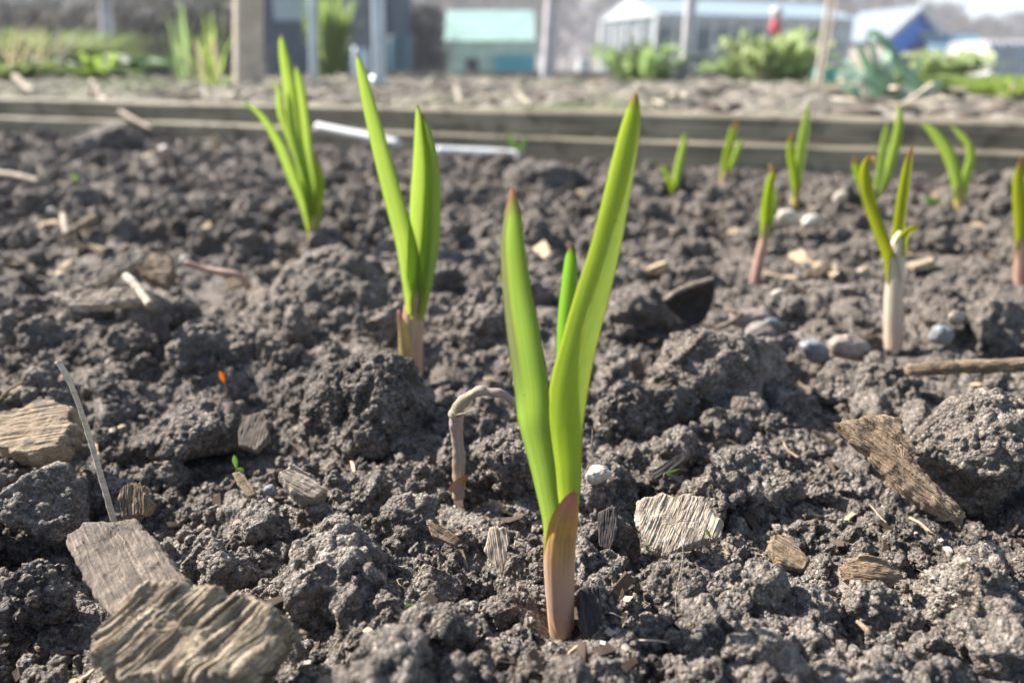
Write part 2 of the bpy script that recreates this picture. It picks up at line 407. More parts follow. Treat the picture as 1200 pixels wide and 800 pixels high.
# ------------------------------------------------------------------ the bed soil
def macro(x, y):
    P = np.stack([x, y, np.zeros_like(x)], -1).reshape(-1, 3)
    h = .011 * fbm(P, 7.0, 2, 2.0) + .013 * (wb(P, 16, 5.3) - .45) + .009 * (wb(P, 34, 1.3) - .45)
    return h.reshape(x.shape)
ny, nx = 1180, 1500
Yr = .075 * (3.3 / .075) ** np.linspace(0, 1, ny)
t = np.linspace(-1, 1, nx)
inner = np.clip(np.abs(t) / .86, 0, 1); outer = np.clip((np.abs(t) - .86) / .14, 0, 1)
Xh = (.82 * Yr + .03)[:, None] * inner[None] + (.5 + .35 * Yr)[:, None] * outer[None] ** 1.5
Xg = Xh * np.sign(t)[None]; Yg = np.repeat(Yr[:, None], nx, 1)
Z = macro(Xg, Yg)
P = np.stack([Xg, Yg, Z], -1)
def gnorm(P):
    a = np.gradient(P, axis=0); b = np.gradient(P, axis=1); n = np.cross(b, a); return n / (np.linalg.norm(n, axis=2, keepdims=True) + 1e-12)
for s, amp in ((70, .0060), (165, .0036), (390, .0019), (900, .0009)):
    d = wb(P.reshape(-1, 3), s, s * .13).reshape(ny, nx) - .42
    mod = np.clip(.62 + .85 * vnoise(P.reshape(-1, 3), 26 + s * .12, s).reshape(ny, nx), .06, 1.6)
    if s > 300: d = .55 * d + .45 * fbm(P.reshape(-1, 3), s * 1.3, 2, s).reshape(ny, nx)
    P = P + gnorm(P) * (d * amp * mod)[..., None]
P = P + gnorm(P) * (.00022 * fbm(P.reshape(-1, 3), 1500, 2)).reshape(ny, nx)[..., None]
for (hpx, hpy), hr, hd in (((656, 736), .014, .0045), ((484, 440), .02, .008), ((537, 575), .02, .006), ((1046, 398), .03, .010), ((368, 292), .05, .012), ((368, 310), .04, .01), ((887, 324), .03, .008), ((1014, 267), .03, .008), ((1196, 326), .03, .008), ((931, 247), .03, .008), ((1125, 256), .03, .008), ((790, 234), .03, .006), ((848, 222), .03, .006), ((130, 345), .055, .008), ((255, 335), .04, .008)):
    hc = gnd(hpx, hpy); q2 = (P[..., 0] - hc[0]) ** 2 + (P[..., 1] - hc[1]) ** 2; P[..., 2] = P[..., 2] - hd * np.exp(-q2 / hr ** 2) - np.clip(P[..., 2] + .002, 0, .03) * .8 * np.exp(-q2 / (hr * .8) ** 2)
# and the bed dips away behind the edging
mb = gnd(656, 733)
soilP = P.reshape(-1, 3)
dd_ = np.clip((soilP[:, 1] - (1.2 - .375 * soilP[:, 0])) / .35, 0, 1) * np.clip((soilP[:, 0] + .9) / 1.2, 0, 1); soilP[:, 2] -= .020 * dd_ * dd_ * (3 - 2 * dd_)
soilP[:, 2] -= np.clip((soilP[:, 1] - (1.57 - .375 * soilP[:, 0])) / .05, 0, 1) * .09
put('soil', soilP, grid_faces(ny, nx), M['soil'], kind='structure')
del P

# big clods one can point at ------------------------------------------------
clods = [
 # px, py(centre), base z lift, rx_px, ry(height px), rz(depth factor), sub, label
 (394, 346, 72, 58, 1.0, 6, 'tall dark clod standing just left of the second garlic shoot'),
 (437, 478, 76, 56, .9, 7, 'large knobbly clod in front of the second garlic shoot'),
 (838, 438, 116, 55, .8, 7, 'broad crumbly clod right of the main shoot, below the curved dark shard'),
 (1146, 520, 100, 80, .8, 7, 'big mound of pale grey soil behind the long split bark piece'),
 (1150, 715, 86, 72, .8, 7, 'large blurred clod filling the lower right corner'),
 (610, 776, 48, 36, .8, 7, 'clod pressed against the foot of the main garlic stem'),
 (598, 532, 44, 42, .9, 6, 'rounded clod between the dead bent stem and the main leaves'),
 (52, 590, 56, 42, .8, 6, 'wide clod on the left behind the flat grey wood chip'),
 (398, 655, 58, 44, .8, 7, 'lumpy clod with sunlit crumbs right of the flat grey wood chip'),
 (1020, 446, 58, 32, .8, 6, 'low clod just left of the big pale mound, touching its back'),
 (812, 692, 48, 42, .8, 6, 'square smooth-faced clod under the torn pale wood chip'),
 (920, 728, 36, 28, .8, 6, 'small compact clod below the brown flat stone'),
 (228, 500, 62, 30, .9, 6, 'long low clod left of the short grey twig stub'),
 (566, 372, 44, 44, .9, 6, 'clod directly behind and right of the second garlic shoot'),
 (1030, 716, 44, 40, .8, 6, 'clod left of the large lower right corner clod'),
 (642, 212, 44, 26, .9, 5, 'dark lump at the far side of the bed below the white strip'),
 (118, 168, 40, 26, .9, 5, 'peaked lump against the far boards at the left'),
 (305, 612, 28, 25, .9, 5, 'round ball-shaped clod below the tiny green seedling'),
 (752, 366, 42, 26, .9, 5, 'clod just right of the main leaf, left of the curved shard'),
 (1162, 384, 48, 34, .9, 5, 'clod behind the red brown stick at the right'),
 (505, 690, 34, 26, .8, 6, 'clod behind the two-leaved seedling in the foreground'),
 (890, 560, 52, 34, .8, 6, 'grainy clod in the hollow left of the split bark piece'),
 (42, 690, 36, 28, .8, 6, 'blurred clod left of the flat grey wood chip'),
 (735, 480, 38, 34, .9, 6, 'clod tucked behind the right main leaf at its widest'),
 (715, 668, 24, 24, .8, 6, 'small clod beside the main stem under the pale wood chip'),
]
for i, (px, py, rx, ry, dz, sub, lab) in enumerate(clods):
    g = gnd(px, py + ry * .55, 0.0); s = pxsize(g); sz = (rx * s, rx * s * dz, ry * s * 1.12)
    c = g + np.array([0, sz[1] * .35, sz[2] * .18])
    V, Fc = clod_verts(sub, sz, i + 3.3)
    a = random.uniform(-.3, .3)
    o = put('soil_clod', V + c, Fc, M['soil_dry'] if i in (2, 3, 4) else M['soil'], origin=c, label=lab, cat='soil clod', group='large clods on the bed')

# crumbs: one scattered mass of small lumps --------------------------------
vc = bpy.data.collections.new('crumb shapes')
for k in range(16):
    big = k < 8
    r = .011 if big else .0045
    V, Fc = clod_verts(5 if big else 4, (r, r * random.uniform(.7, 1), r * random.uniform(.6, .85)), 40 + k * 1.7)
    me = mesh_np('crumb', V / r, Fc); me.materials.append(M['soil'])
    vc.objects.link(bpy.data.objects.new('crumb_%02d' % k, me))
def surf_lookup(x, y):
    """height of the soil mesh near x, y"""
    iy = np.clip(np.searchsorted(Yr, y), 0, ny - 1)
    half = .82 * Yr[iy] + .03
    tt = np.clip(x / half, -1, 1) * .86
    ix = np.clip(((tt + 1) / 2 * (nx - 1)).round().astype(int), 0, nx - 1)
    return soilP.reshape(ny, nx, 3)[iy, ix, 2]
def scatter(n, ymin, ymax, power):
    y = ymin * (ymax / ymin) ** (rng.random(n) ** power); x = (rng.random(n) * 2 - 1) * (.8 * y + .03)
    return x, y
keep_out = [(gnd(656, 736), .0075), (gnd(484, 438), .009)]
for kx, ky, kr in ((230, 780, .022), (290, 790, .016), (170, 760, .016), (155, 690, .016), (130, 650, .014), (585, 672, .007), (590, 695, .006), (795, 640, .013), (820, 655, .01), (1040, 560, .014), (1085, 600, .014), (660, 765, .009), (662, 790, .009), (690, 780, .007), (925, 665, .007), (50, 530, .014), (350, 585, .008), (277, 575, .006), (490, 722, .006), (1020, 690, .008), (300, 530, .006), (268, 512, .006), (538, 585, .008), (128, 335, .02), (120, 360, .02), (255, 335, .02)):
    keep_out.append((gnd(kx, ky), kr))
for kx, ky in ((368, 300), (887, 330), (1014, 270), (1196, 332), (931, 250), (1125, 262), (790, 238), (848, 226), (1047, 408)): keep_out.append((gnd(kx, ky), .014))
pts, scl, idx = [], [], []
for n, y0, y1, r0, r1, lo, hi in ((620, .12, 2.4, .006, .017, 0, 8), (3600, .11, 2.9, .0022, .006, 0, 16), (9000, .10, 1.0, .0008, .0024, 8, 16), (2000, .7, 2.95, .007, .019, 0, 8), (7000, .8, 2.95, .0025, .007, 0, 8)):
    x, y = scatter(n, y0, y1, 1.0)
    r = r0 * (r1 / r0) ** rng.random(n)
    z = surf_lookup(x, y) + r * .25
    ok = (y + .375 * x) < 1.55
    for kp, kr in keep_out: ok &= np.hypot(x - kp[0], y - kp[1]) > kr + r * (r > .0016)
    pts.append(np.stack([x, y, z], 1)[ok]); scl.append(r[ok]); idx.append(rng.integers(lo, hi, n)[ok])
pts = np.vstack(pts); scl = np.concatenate(scl); idx = np.concatenate(idx)
me = bpy.data.meshes.new('soil_crumbs'); me.vertices.add(len(pts)); me.vertices.foreach_set('co', pts.astype(np.float32).ravel())
for nm, ty, arr in (('scl', 'FLOAT', scl.astype(np.float32)), ('idx', 'INT', idx.astype(np.int32))):
    at_ = me.attributes.new(nm, ty, 'POINT'); at_.data.foreach_set('value', arr)
rot = (rng.random((len(pts), 3)) * 6.283).astype(np.float32)
at_ = me.attributes.new('rot', 'FLOAT_VECTOR', 'POINT'); at_.data.foreach_set('vector', rot.ravel())
me.materials.append(M['soil'])
co = link(bpy.data.objects.new('soil_crumbs', me), kind='stuff')
ng = bpy.data.node_groups.new('scatter crumbs', 'GeometryNodeTree')
ng.interface.new_socket('Geometry', in_out='INPUT', socket_type='NodeSocketGeometry'); ng.interface.new_socket('Geometry', in_out='OUTPUT', socket_type='NodeSocketGeometry')
gi = ng.nodes.new('NodeGroupInput'); go = ng.nodes.new('NodeGroupOutput')
mp = ng.nodes.new('GeometryNodeMeshToPoints'); ip = ng.nodes.new('GeometryNodeInstanceOnPoints'); ci = ng.nodes.new('GeometryNodeCollectionInfo')
ci.inputs['Collection'].default_value = vc; ci.inputs['Separate Children'].default_value = True; ci.inputs['Reset Children'].default_value = True
def nattr(nm, ty):
    a = ng.nodes.new('GeometryNodeInputNamedAttribute'); a.data_type = ty; a.inputs['Name'].default_value = nm; return a.outputs['Attribute']
L = ng.links.new
L(gi.outputs[0], mp.inputs[0]); L(mp.outputs[0], ip.inputs['Points']); L(ci.outputs[0], ip.inputs['Instance'])
ip.inputs['Pick Instance'].default_value = True
L(nattr('idx', 'INT'), ip.inputs['Instance Index']); L(nattr('rot', 'FLOAT_VECTOR'), ip.inputs['Rotation']); L(nattr('scl', 'FLOAT'), ip.inputs['Scale'])
L(ip.outputs[0], go.inputs[0])
md = co.modifiers.new('scatter', 'NODES'); md.node_group = ng

# plant litter: slivers, straw, flakes -------------------------------------
def litter(name, n, m, lrange, wr, y0=.12, y1=2.8, seed=1):
    r = np.random.default_rng(seed)
    Vs, Fs = [], []
    y = y0 * (y1 / y0) ** r.random(n); x = (r.random(n) * 2 - 1) * (.8 * y + .03)
    ok = (y + .375 * x) < 1.53; x, y = x[ok], y[ok]; z = surf_lookup(x, y)
    base = np.array([[a, b, c] for a in (-1, 0, 1) for b in (-1, 1) for c in (-1, 1)], float)
    fq = []
    for a in (0, 1):
        s = a * 4
        fq += [[s, s + 4, s + 5, s + 1], [s + 2, s + 3, s + 7, s + 6], [s, s + 2, s + 6, s + 4], [s + 1, s + 5, s + 7, s + 3]]
    fq += [[0, 1, 3, 2], [8, 10, 11, 9]]; fq = np.array(fq)
    for i in range(len(x)):
        Ln = r.uniform(*lrange); w = Ln * r.uniform(*wr); B = base * np.array([Ln / 2, w / 2, w * .22]) 
        B[4:8, 2] += Ln * r.uniform(-.12, .12); B[4:8, 1] += Ln * r.uniform(-.1, .1); B[:, :2] *= 1 + r.uniform(-.25, .25, (12, 2)); 
        rm = np.array(Matrix.Rotation(r.uniform(0, 6.28), 3, 'Z') @ Matrix.Rotation(r.uniform(-.6, .6), 3, 'Y') @ Matrix.Rotation(r.uniform(-.7, .7), 3, 'X'))
        Vs.append(B @ rm.T + [x[i], y[i], z[i] + Ln * .12]); Fs.append(fq + 12 * i)
    return put(name, np.vstack(Vs), np.vstack(Fs), m, smooth=False, kind='stuff')
M['straw'] = plain('straw', (.38, .29, .19), .8, .2, .5, 120)
M['chipdark'] = plain('dark litter', (.07, .05, .038), .85, .2, .5, 90)
M['grit'] = plain('pale grit', (.36, .31, .26), .7, .3, .5, 150)
litter('plant_litter', 620, M['straw'], (.003, .011), (.08, .3), seed=4)
litter('dark_plant_litter', 900, M['chipdark'], (.003, .014), (.12, .4), seed=8)
litter('grit', 1300, M['grit'], (.0012, .0034), (.6, .9), seed=9)
litter('far_plant_litter', 260, M['straw'], (.008, .03), (.2, .6), y0=.6, seed=14)

def fibres(n, seed):
    r = np.random.default_rng(seed); Vs, Fs = [], []; k = 0
    y = .12 * (1.0 / .12) ** r.random(n); x = (r.random(n) * 2 - 1) * (.8 * y + .03); z = surf_lookup(x, y)
    for i in range(n):
        a = r.uniform(0, 6.28); L_ = r.uniform(.004, .016); S = 9; w = r.uniform(.00006, .00016) * (1 + y[i])
        p = np.array([x[i], y[i], z[i] + .0015]); cur = r.normal() * .5; el = r.uniform(-.2, .8)
        for s_ in range(S):
            for e in (0, 2.09, 4.19): Vs.append(p + w * np.array([math.cos(e), math.sin(e) * .6, math.sin(e)]))
            if s_ < S - 1:
                for e in range(3): Fs.append([k + s_ * 3 + e, k + s_ * 3 + (e + 1) % 3, k + s_ * 3 + 3 + (e + 1) % 3, k + s_ * 3 + 3 + e])
            a += cur + r.normal() * .25; el -= .18; p = p + L_ / S * np.array([math.cos(a), math.sin(a), el])
        k += 3 * S
    put('root_fibres', np.array(Vs), np.array(Fs), M['straw'], kind='stuff')
fibres(420, 31)

# ------------------------------------------------------------------ wood chips, stones, sticks
chipG = 'wood and bark pieces lying on the soil'
def chip(name, outline, z, mkey, thick, label, cat='wood chip', group=chipG, **kw):
    return slab(name, outline, z, M[mkey], thick, label=label, cat=cat, group=group, **kw)
chip('wood_chip', [(84, 628), (112, 614), (160, 612), (190, 640), (226, 690), (222, 704), (190, 712), (138, 725), (118, 708), (98, 672), (82, 645)], .022, 'wood_grey', .0052,
     'flat weathered grey wood chip, long crack along it, in the lower left', grain=((125, 615), (175, 715)), tilt=(-.25, -.35, 1), amp=.0006)
chip('bark_chunk', [(128, 735), (150, 712), (185, 692), (222, 694), (262, 702), (310, 712), (343, 740), (330, 768), (300, 800), (250, 808), (180, 805), (132, 800), (122, 770)], .024, 'bark', .016,
     'thick corrugated bark chunk with yellow grey ridges, overlapping the flat wood chip', cat='bark piece', grain=((150, 790), (250, 705)), tilt=(-.1, -.55, 1), amp=.0026, gs=260, pit=.0008, edge=.35, kwa=.0007)
chip('wood_chip', [(0, 492), (30, 484), (72, 475), (92, 482), (96, 505), (78, 530), (48, 542), (18, 538), (0, 532)], .018, 'wood_tan', .012,
     'blocky tan wood lump at the left edge, lit on top', tilt=(-.2, -.5, 1), grain=((0, 510), (95, 495)), amp=.0013, gs=240, edge=.6)
chip('wood_stub', [(142, 574), (156, 566), (170, 570), (180, 590), (174, 606), (146, 606)], .014, 'wood_brown', .007,
     'small brown stub right of the thin upright stick', tilt=(.1, -1.1, 1), grain=((160, 566), (160, 606)), amp=.0008)
chip('wood_chip', [(285, 488), (312, 483), (316, 512), (302, 530), (282, 524), (280, 505)], .014, 'wood_grey', .004,
     'square pale grey chip beside the short round twig stub', tilt=(0, -.7, 1), grain=((305, 484), (292, 528)), amp=.0004)
chip('wood_chip', [(273, 556), (284, 552), (298, 574), (302, 582), (292, 584), (280, 570)], .012, 'wood_tan', .003,
     'narrow brown splinter just below the tiny green seedling', tilt=(0, -.7, 1), grain=((275, 553), (298, 583)), amp=.0003)
chip('wood_chip', [(327, 558), (346, 548), (364, 562), (382, 580), (370, 590), (345, 584), (334, 572)], .012, 'wood_pale', .009,
     'angular tan block facing the sun, right of the tiny green seedling', tilt=(.2, -.6, 1), grain=((330, 560), (380, 586)), amp=.0006, edge=.3)
chip('wood_chip', [(573, 618), (594, 617), (598, 634), (592, 660), (588, 678), (578, 660), (568, 645)], .011, 'wood_pale', .003,
     'small upright cream wood flake left of the main stem', tilt=(0, -1.0, 1), grain=((580, 620), (588, 675)), amp=.0004)
chip('wood_chip', [(746, 590), (778, 580), (822, 584), (845, 615), (842, 632), (808, 640), (778, 655), (758, 640), (745, 612)], .015, 'wood_pale', .005,
     'pale torn wood chip with fibrous streaks, right of the main stem', tilt=(-.1, -.6, 1), grain=((800, 582), (770, 652)), amp=.0007)
chip('bark_piece', [(977, 497), (1010, 488), (1050, 492), (1066, 520), (1072, 545), (1090, 570), (1128, 602), (1122, 610), (1080, 592), (1045, 568), (1015, 535), (990, 512)], .034, 'wood_brown', .007,
     'long split brown bark piece pointing down right across the pale mound', cat='bark piece', tilt=(-.25, -.9, 1), grain=((980, 495), (1125, 608)), amp=.0009, edge=.6, dome=.002)
chip('wood_chip', [(905, 628), (925, 630), (948, 660), (940, 671), (912, 664), (898, 644)], .008, 'wood_tan', .005,
     'flat speckled brown stone-like flake in the hollow at lower right', tilt=(0, -.6, 1), grain=((900, 640), (945, 668)), amp=.0006)
chip('bark_piece', [(986, 662), (1008, 650), (1034, 656), (1056, 676), (1040, 690), (1004, 692), (988, 680)], .012, 'wood_brown', .006,
     'dark brown rounded bark piece half buried at lower right', cat='bark piece', tilt=(-.2, -.9, 1), grain=((986, 670), (1055, 680)), amp=.0007, dome=.002)
chip('wood_chip', [(700, 600), (722, 592), (726, 618), (716, 648), (704, 640)], .013, 'wood_black', .004,
     'dark upright sliver right of the pink sheath tip', tilt=(-.5, -1.3, 1), grain=((712, 596), (708, 645)), amp=.0005)
chip('wood_chip', [(676, 690), (700, 684), (708, 740), (690, 756), (680, 730)], .008, 'wood_black', .004,
     'dark striped chip lying against the foot of the main stem', tilt=(.3, -.8, 1), grain=((688, 688), (698, 752)), amp=.0006)
chip('wood_chip', [(500, 612), (520, 616), (542, 634), (534, 640), (506, 628)], .010, 'wood_brown', .003,
     'slim brown splinter left of the cream wood flake', tilt=(0, -.8, 1), grain=((502, 614), (540, 638)), amp=.0004)
chip('wood_chip', [(760, 400+155), (800, 400+130), (806, 400+136), (768, 400+165)], .017, 'wood_black', .003,
     'thin dark splinter above the pale torn wood chip', tilt=(0, -.8, 1), grain=((762, 560), (803, 532)), amp=.0004)
chip('wood_chip', [(92, 332), (110, 318), (160, 294), (173, 296), (166, 308), (130, 330), (104, 342)], .044, 'wood_pale', .006,
     'tapering pale wood piece pointing up right, behind on the left', tilt=(0, -.8, 1), grain=((95, 338), (170, 297)), amp=.0009)
chip('wood_chip', [(58, 346), (100, 341), (176, 343), (182, 350), (120, 362), (80, 362)], .040, 'wood_pale', .006,
     'flat pale board fragment lying level behind on the left', tilt=(0, -.5, 1), grain=((58, 352), (182, 347)), amp=.0009)
chip('wood_chip', [(160, 302), (200, 300), (206, 318), (196, 338), (168, 326)], .034, 'wood_brown', .01,
     'dark brown rotten chunk between the pale piece and the pink stem', tilt=(0, -.7, 1), amp=.0013, gs=260)
chip('wood_chip', [(262, 326), (285, 322), (284, 336), (270, 340)], .014, 'wood_tan', .003,
     'yellowish flake under the pink curved stem', tilt=(0, -.8, 1), amp=.0003)
chip('wood_chip', [(288, 344), (304, 334), (314, 340), (308, 356), (292, 362)], .017, 'wood_pale', .002,
     'papery cream scale at the end of the pink stem', tilt=(-.3, -1, 1), amp=.0004)
chip('wood_chip', [(308, 186), (320, 182), (328, 205), (322, 222), (310, 206)], .02, 'wood_pale', .005,
     'pale upright flake left of the leftmost garlic shoot', tilt=(0, -1.2, 1), amp=.0006)
chip('wood_chip', [(305, 242), (322, 234), (328, 240), (314, 252)], .02, 'wood_tan', .004,
     'small tan flake below left of the leftmost garlic shoot', tilt=(0, -.7, 1), amp=.0006)
chip('wood_chip', [(148, 205), (158, 188), (165, 192), (160, 206)], .025, 'wood_pale', .006,
     'pale chip at the back left of the bed', tilt=(0, -.8, 1), amp=.0008)
chip('wood_chip', [(244, 178), (252, 158), (259, 162), (253, 178)], .03, 'wood_tan', .006,
     'light brown chip standing near the far boards', tilt=(0, -1, 1), amp=.0008)
chip('wood_chip', [(612, 246), (624, 240), (640, 262), (632, 266)], .03, 'wood_pale', .005,
     'pale sliver behind the left main leaf tip', tilt=(0, -.8, 1), amp=.0008)
chip('wood_chip', [(940, 322), (970, 308), (975, 314), (950, 328)], .02, 'wood_tan', .005,
     'tan chip in the middle right of the bed', tilt=(0, -.8, 1), amp=.0008)
chip('wood_chip', [(400, 800), (384, 792), (376, 796), (372, 806), (398, 812)], .012, 'wood_pale', .005,
     'cream chip cut by the bottom edge left of centre', tilt=(0, -.8, 1), amp=.0005)

# short round twig stub with dark hollow end
tw = empty('twig_stub', gnd(268, 510), 'short round grey twig stub with a dark broken end', 'twig', chipG)
zt = .006
tube('twig', [at(270, 474, gnd(268, 508)[1] + .012), at(268, 492, gnd(268, 508)[1] + .005), at(267, 508, gnd(268, 508)[1])], [.0036, .0037, .0038], M['wood_grey'], tw, rough=.12)
tube('end_grain', [at(267, 508, gnd(268, 508)[1] - .0002), at(266.5, 510, gnd(268, 508)[1] - .0012)], [.0036, .0026], M['wood_black'], tw, res=5)

# thin upright stick
M['stick'] = wood_mat('bleached stick', (.36, .28, .20), (.55, .45, .34), (.68, .58, .46), .0003, dirt=.2)
b0 = gnd(131, 606, .012)
tube('thin_stick', [at(134, 612, b0[1]), at(119, 560, b0[1] + .003), at(101, 500, b0[1] + .008), at(84, 452, b0[1] + .011), at(68, 423, b0[1] + .013)],
     [.0011, .0010, .00095, .0009, .0011], M['stick'], res=50, rough=.15, rs=900, label='thin pale dry stick leaning left, standing behind the flat grey chip', cat='stick', group='sticks on the bed')
def stick(name, pts, rad, mk, label, z=None, **kw):
    P = [gnd(p[0], p[1], p[2]) for p in pts]
    return tube(name, P, [r for r in rad], M[mk], res=36, rough=kw.pop('rough', .18), label=label, cat=kw.pop('cat', 'stick'), group='sticks on the bed', **kw)
stick('stick', [(1062, 434, .03), (1110, 431, .032), (1160, 428, .034), (1230, 427, .036)], [.003, .0034, .0034, .0034], 'wood_brown', 'red brown stick lying behind the big pale mound at the right edge')
stick('twig', [(148, 324, .050), (162, 338, .050), (176, 358, .048)], [.0026, .0024, .0022], 'wood_pale', 'short pale twig crossing the level board fragment')
stick('twig', [(74, 252, .026), (76, 264, .024), (78, 275, .02)], [.003, .003, .003], 'wood_pale', 'short upright pale twig at left, touching a slanted one')
stick('twig', [(80, 273, .02), (96, 264, .026), (112, 254, .03)], [.0034, .0038, .0034], 'wood_tan', 'short slanted tan twig at left, leaning from the upright one')
stick('twig', [(-10, 202, .03), (20, 206, .03), (46, 212, .028)], [.004, .004, .003], 'wood_pale', 'pale twig entering at the left edge of the bed')
stick('hooked_twig', [(838, 357, .016), (856, 364, .02), (868, 368, .02), (858, 377, .018), (840, 384, .012)], [.0016, .0017, .0018, .0016, .0014], 'wood_grey', 'grey hooked twig right of the curved dark shard', cat='twig')
stick('twig', [(0, 468, .02), (12, 456, .025), (28, 448, .025)], [.0008, .0008, .0006], 'wood_tan', 'fine brown twig at the left edge above the tan lump')
stick('root_hair', [(722, 752, .008), (745, 750, .012), (775, 751, .012), (800, 758, .008)], [.0003, .0003, .00028, .0002], 'wood_pale', 'white hair-thin root right of the main stem foot', cat='root', rough=.05)
stick('root_hair', [(660, 520, .028), (690, 500, .03), (694, 510, .026), (691, 530, .02)], [.0002, .0002, .0002, .0002], 'wood_tan', 'fine curly root behind the main leaves', cat='root', rough=.05)
stick('root_hair', [(775, 600, .03), (800, 640, .022), (792, 700, .01), (796, 750, .008)], [.00016, .00016, .00016, .00014], 'wood_pale', 'wispy thread-like root hanging below the torn wood chip', cat='root', rough=.05)
stick('splinter', [(1005, 728, .01), (1016, 738, .012), (1024, 748, .01)], [.0006, .0008, .0004], 'wood_tan', 'short straw splinter below the dark bark piece', cat='twig')

# pebbles
def pebble(px, py, rx, ry, m, label, z=.008, dz=.8, cat='pebble', rough=.2):
    g = gnd(px, py, z - .003 if z < .016 and px > 800 else z); s = pxsize(g); sz = np.array([rx * s, ry * s * dz * 1.1, ry * s])
    V, Fc = ico(5); V = V * (1 + rough * fbm(V, 1.1, 3, px))[:, None] * sz
    a = random.uniform(-.5, .5); V = V @ np.array(Matrix.Rotation(a, 3, 'Y')).T
    put('pebble', V + g, Fc, m, origin=g, label=label, cat=cat, group='pebbles on the bed')
def stone_mat(name, a, b_, dirt=.4):
    m, nt = mat(name); b = NB(nt); tc = b.n('ShaderNodeTexCoord').outputs['Object']
    n = b.noise(tc, 500, 5, .7); c = b.ramp(n, [(.35, a), (.6, b_)])
    d = b.ramp(b.noise(tc, 700, 5, .7), [(.54, 0.0), (.62, 1.0)]); c = b.mix(b.math('MULTIPLY', d, dirt), c, (.07, .05, .035))
    b.out(b.bsdf(c, .55, .4, b.bump(n, .0004))); return m
M['st_cream'] = stone_mat('cream stone', (.42, .37, .29), (.60, .54, .44), .8)
M['st_blue'] = stone_mat('blue grey stone', (.13, .135, .145), (.25, .255, .265), .5)
M['st_brown'] = stone_mat('brown stone', (.15, .12, .105), (.27, .23, .20), .5)
M['st_pink'] = stone_mat('pink stone', (.24, .18, .15), (.36, .29, .24), .5)
pebble(701, 556, 16, 11, M['st_cream'], 'smooth oval cream pebble with dirt specks right of the main leaves', z=.017)
pebble(955, 411, 19, 13, M['st_blue'], 'blue grey rounded pebble behind the low clod', z=.012)
pebble(889, 394, 20, 17, M['st_brown'], 'round mauve brown pebble right of the curved shard', z=.012)
pebble(994, 408, 26, 18, M['st_pink'], 'large pinkish tan pebble left of the white-stemmed shoot', z=.012)
pebble(925, 256, 17, 10, M['st_cream'], 'pale stone at the far side, the larger of a touching pair', z=.02)
pebble(950, 259, 11, 8, M['st_cream'], 'small pale stone touching the larger far one', z=.02)
pebble(1103, 392, 14, 12, M['st_blue'], 'grey pebble right of the white-stemmed shoot', z=.015)
pebble(878, 372, 26, 12, M['st_pink'], 'sandy pink stone between the hooked twig and mauve pebble', z=.01)
pebble(906, 378, 11, 6, M['st_blue'], 'small pale blue stone beside the sandy pink stone', z=.016)
pebble(911, 344, 8, 5, M['st_cream'], 'tiny white stone behind the sandy pink stone', z=.02)
pebble(985, 230, 8, 6, M['st_cream'], 'tiny white stone near the far boards right of centre', z=.03)
pebble(216, 745-440, 6, 5, M['st_cream'], 'tiny white stone above the rotten brown chunk', z=.025)
pebble(308, 215, 8, 5, M['st_pink'], 'pinkish pebble left of the leftmost shoot', z=.03)
pebble(195, 178, 9, 7, M['st_pink'], 'small pink pebble at the far left of the bed', z=.03)
pebble(61, 247, 5, 4, M['st_cream'], 'tiny white pebble beside the upright pale twig', z=.03)
pebble(317, 575, 9, 7, M['st_blue'], 'small grey pebble left of the angular tan block', z=.01)
pebble(1121, 372, 9, 7, M['st_pink'], 'pale round pebble behind the red brown stick', z=.025)

# curved dark shard (a shell-like curl of bark / pot)
M['shard'] = plain('dark curled shard', (.035, .027, .023), .75, .3, .4, 300, .0004)
gs_ = gnd(812, 378, .006)
SH = empty('curved_shard', gs_, 'dark curved shard with a pale rim, tilted up behind the broad clod', 'bark piece', chipG)
def shard():
    Y = gs_[1]
    top = spline([at(778, 352, Y), at(800, 338, Y), at(836, 326, Y + .004)], 26)
    mid = spline([at(786, 362, Y + .012), at(812, 356, Y + .016), at(842, 350, Y + .014)], 26)
    bot = spline([at(796, 378, Y), at(814, 382, Y), at(826, 372, Y + .003)], 26)
    rows = []
    for k in np.linspace(0, 1, 20):
        rows.append((1 - k) ** 2 * top + 2 * k * (1 - k) * mid + k * k * bot)
    G = np.array(rows); nr, nc = G.shape[:2]
    N = np.cross(np.gradient(G, axis=0), np.gradient(G, axis=1)); N /= np.linalg.norm(N, axis=2, keepdims=True)
    A = G; B = G + N * .0016 * (1 if N[..., 1].mean() > 0 else -1)
    V = np.vstack([A.reshape(-1, 3), B.reshape(-1, 3)]); n = nr * nc
    f = grid_faces(nr, nc); fs = [f, f[:, ::-1] + n]
    def strip(ids): 
        ids = np.array(ids); return np.stack([ids[:-1], ids[1:], ids[1:] + n, ids[:-1] + n], 1)
    fs += [strip(range(nc)), strip([(nr - 1) * nc + i for i in range(nc)]), strip([i * nc for i in range(nr)]), strip([i * nc + nc - 1 for i in range(nr)])]
    V += (.0004 * fbm(V, 300, 3))[:, None]
    put('shell', V, np.vstack(fs), M['shard'], SH)
    tube('rim', [top[0], top[12], top[25]], [.0013, .0016, .0012], M['wood_pale'], SH, rough=.2)
shard()

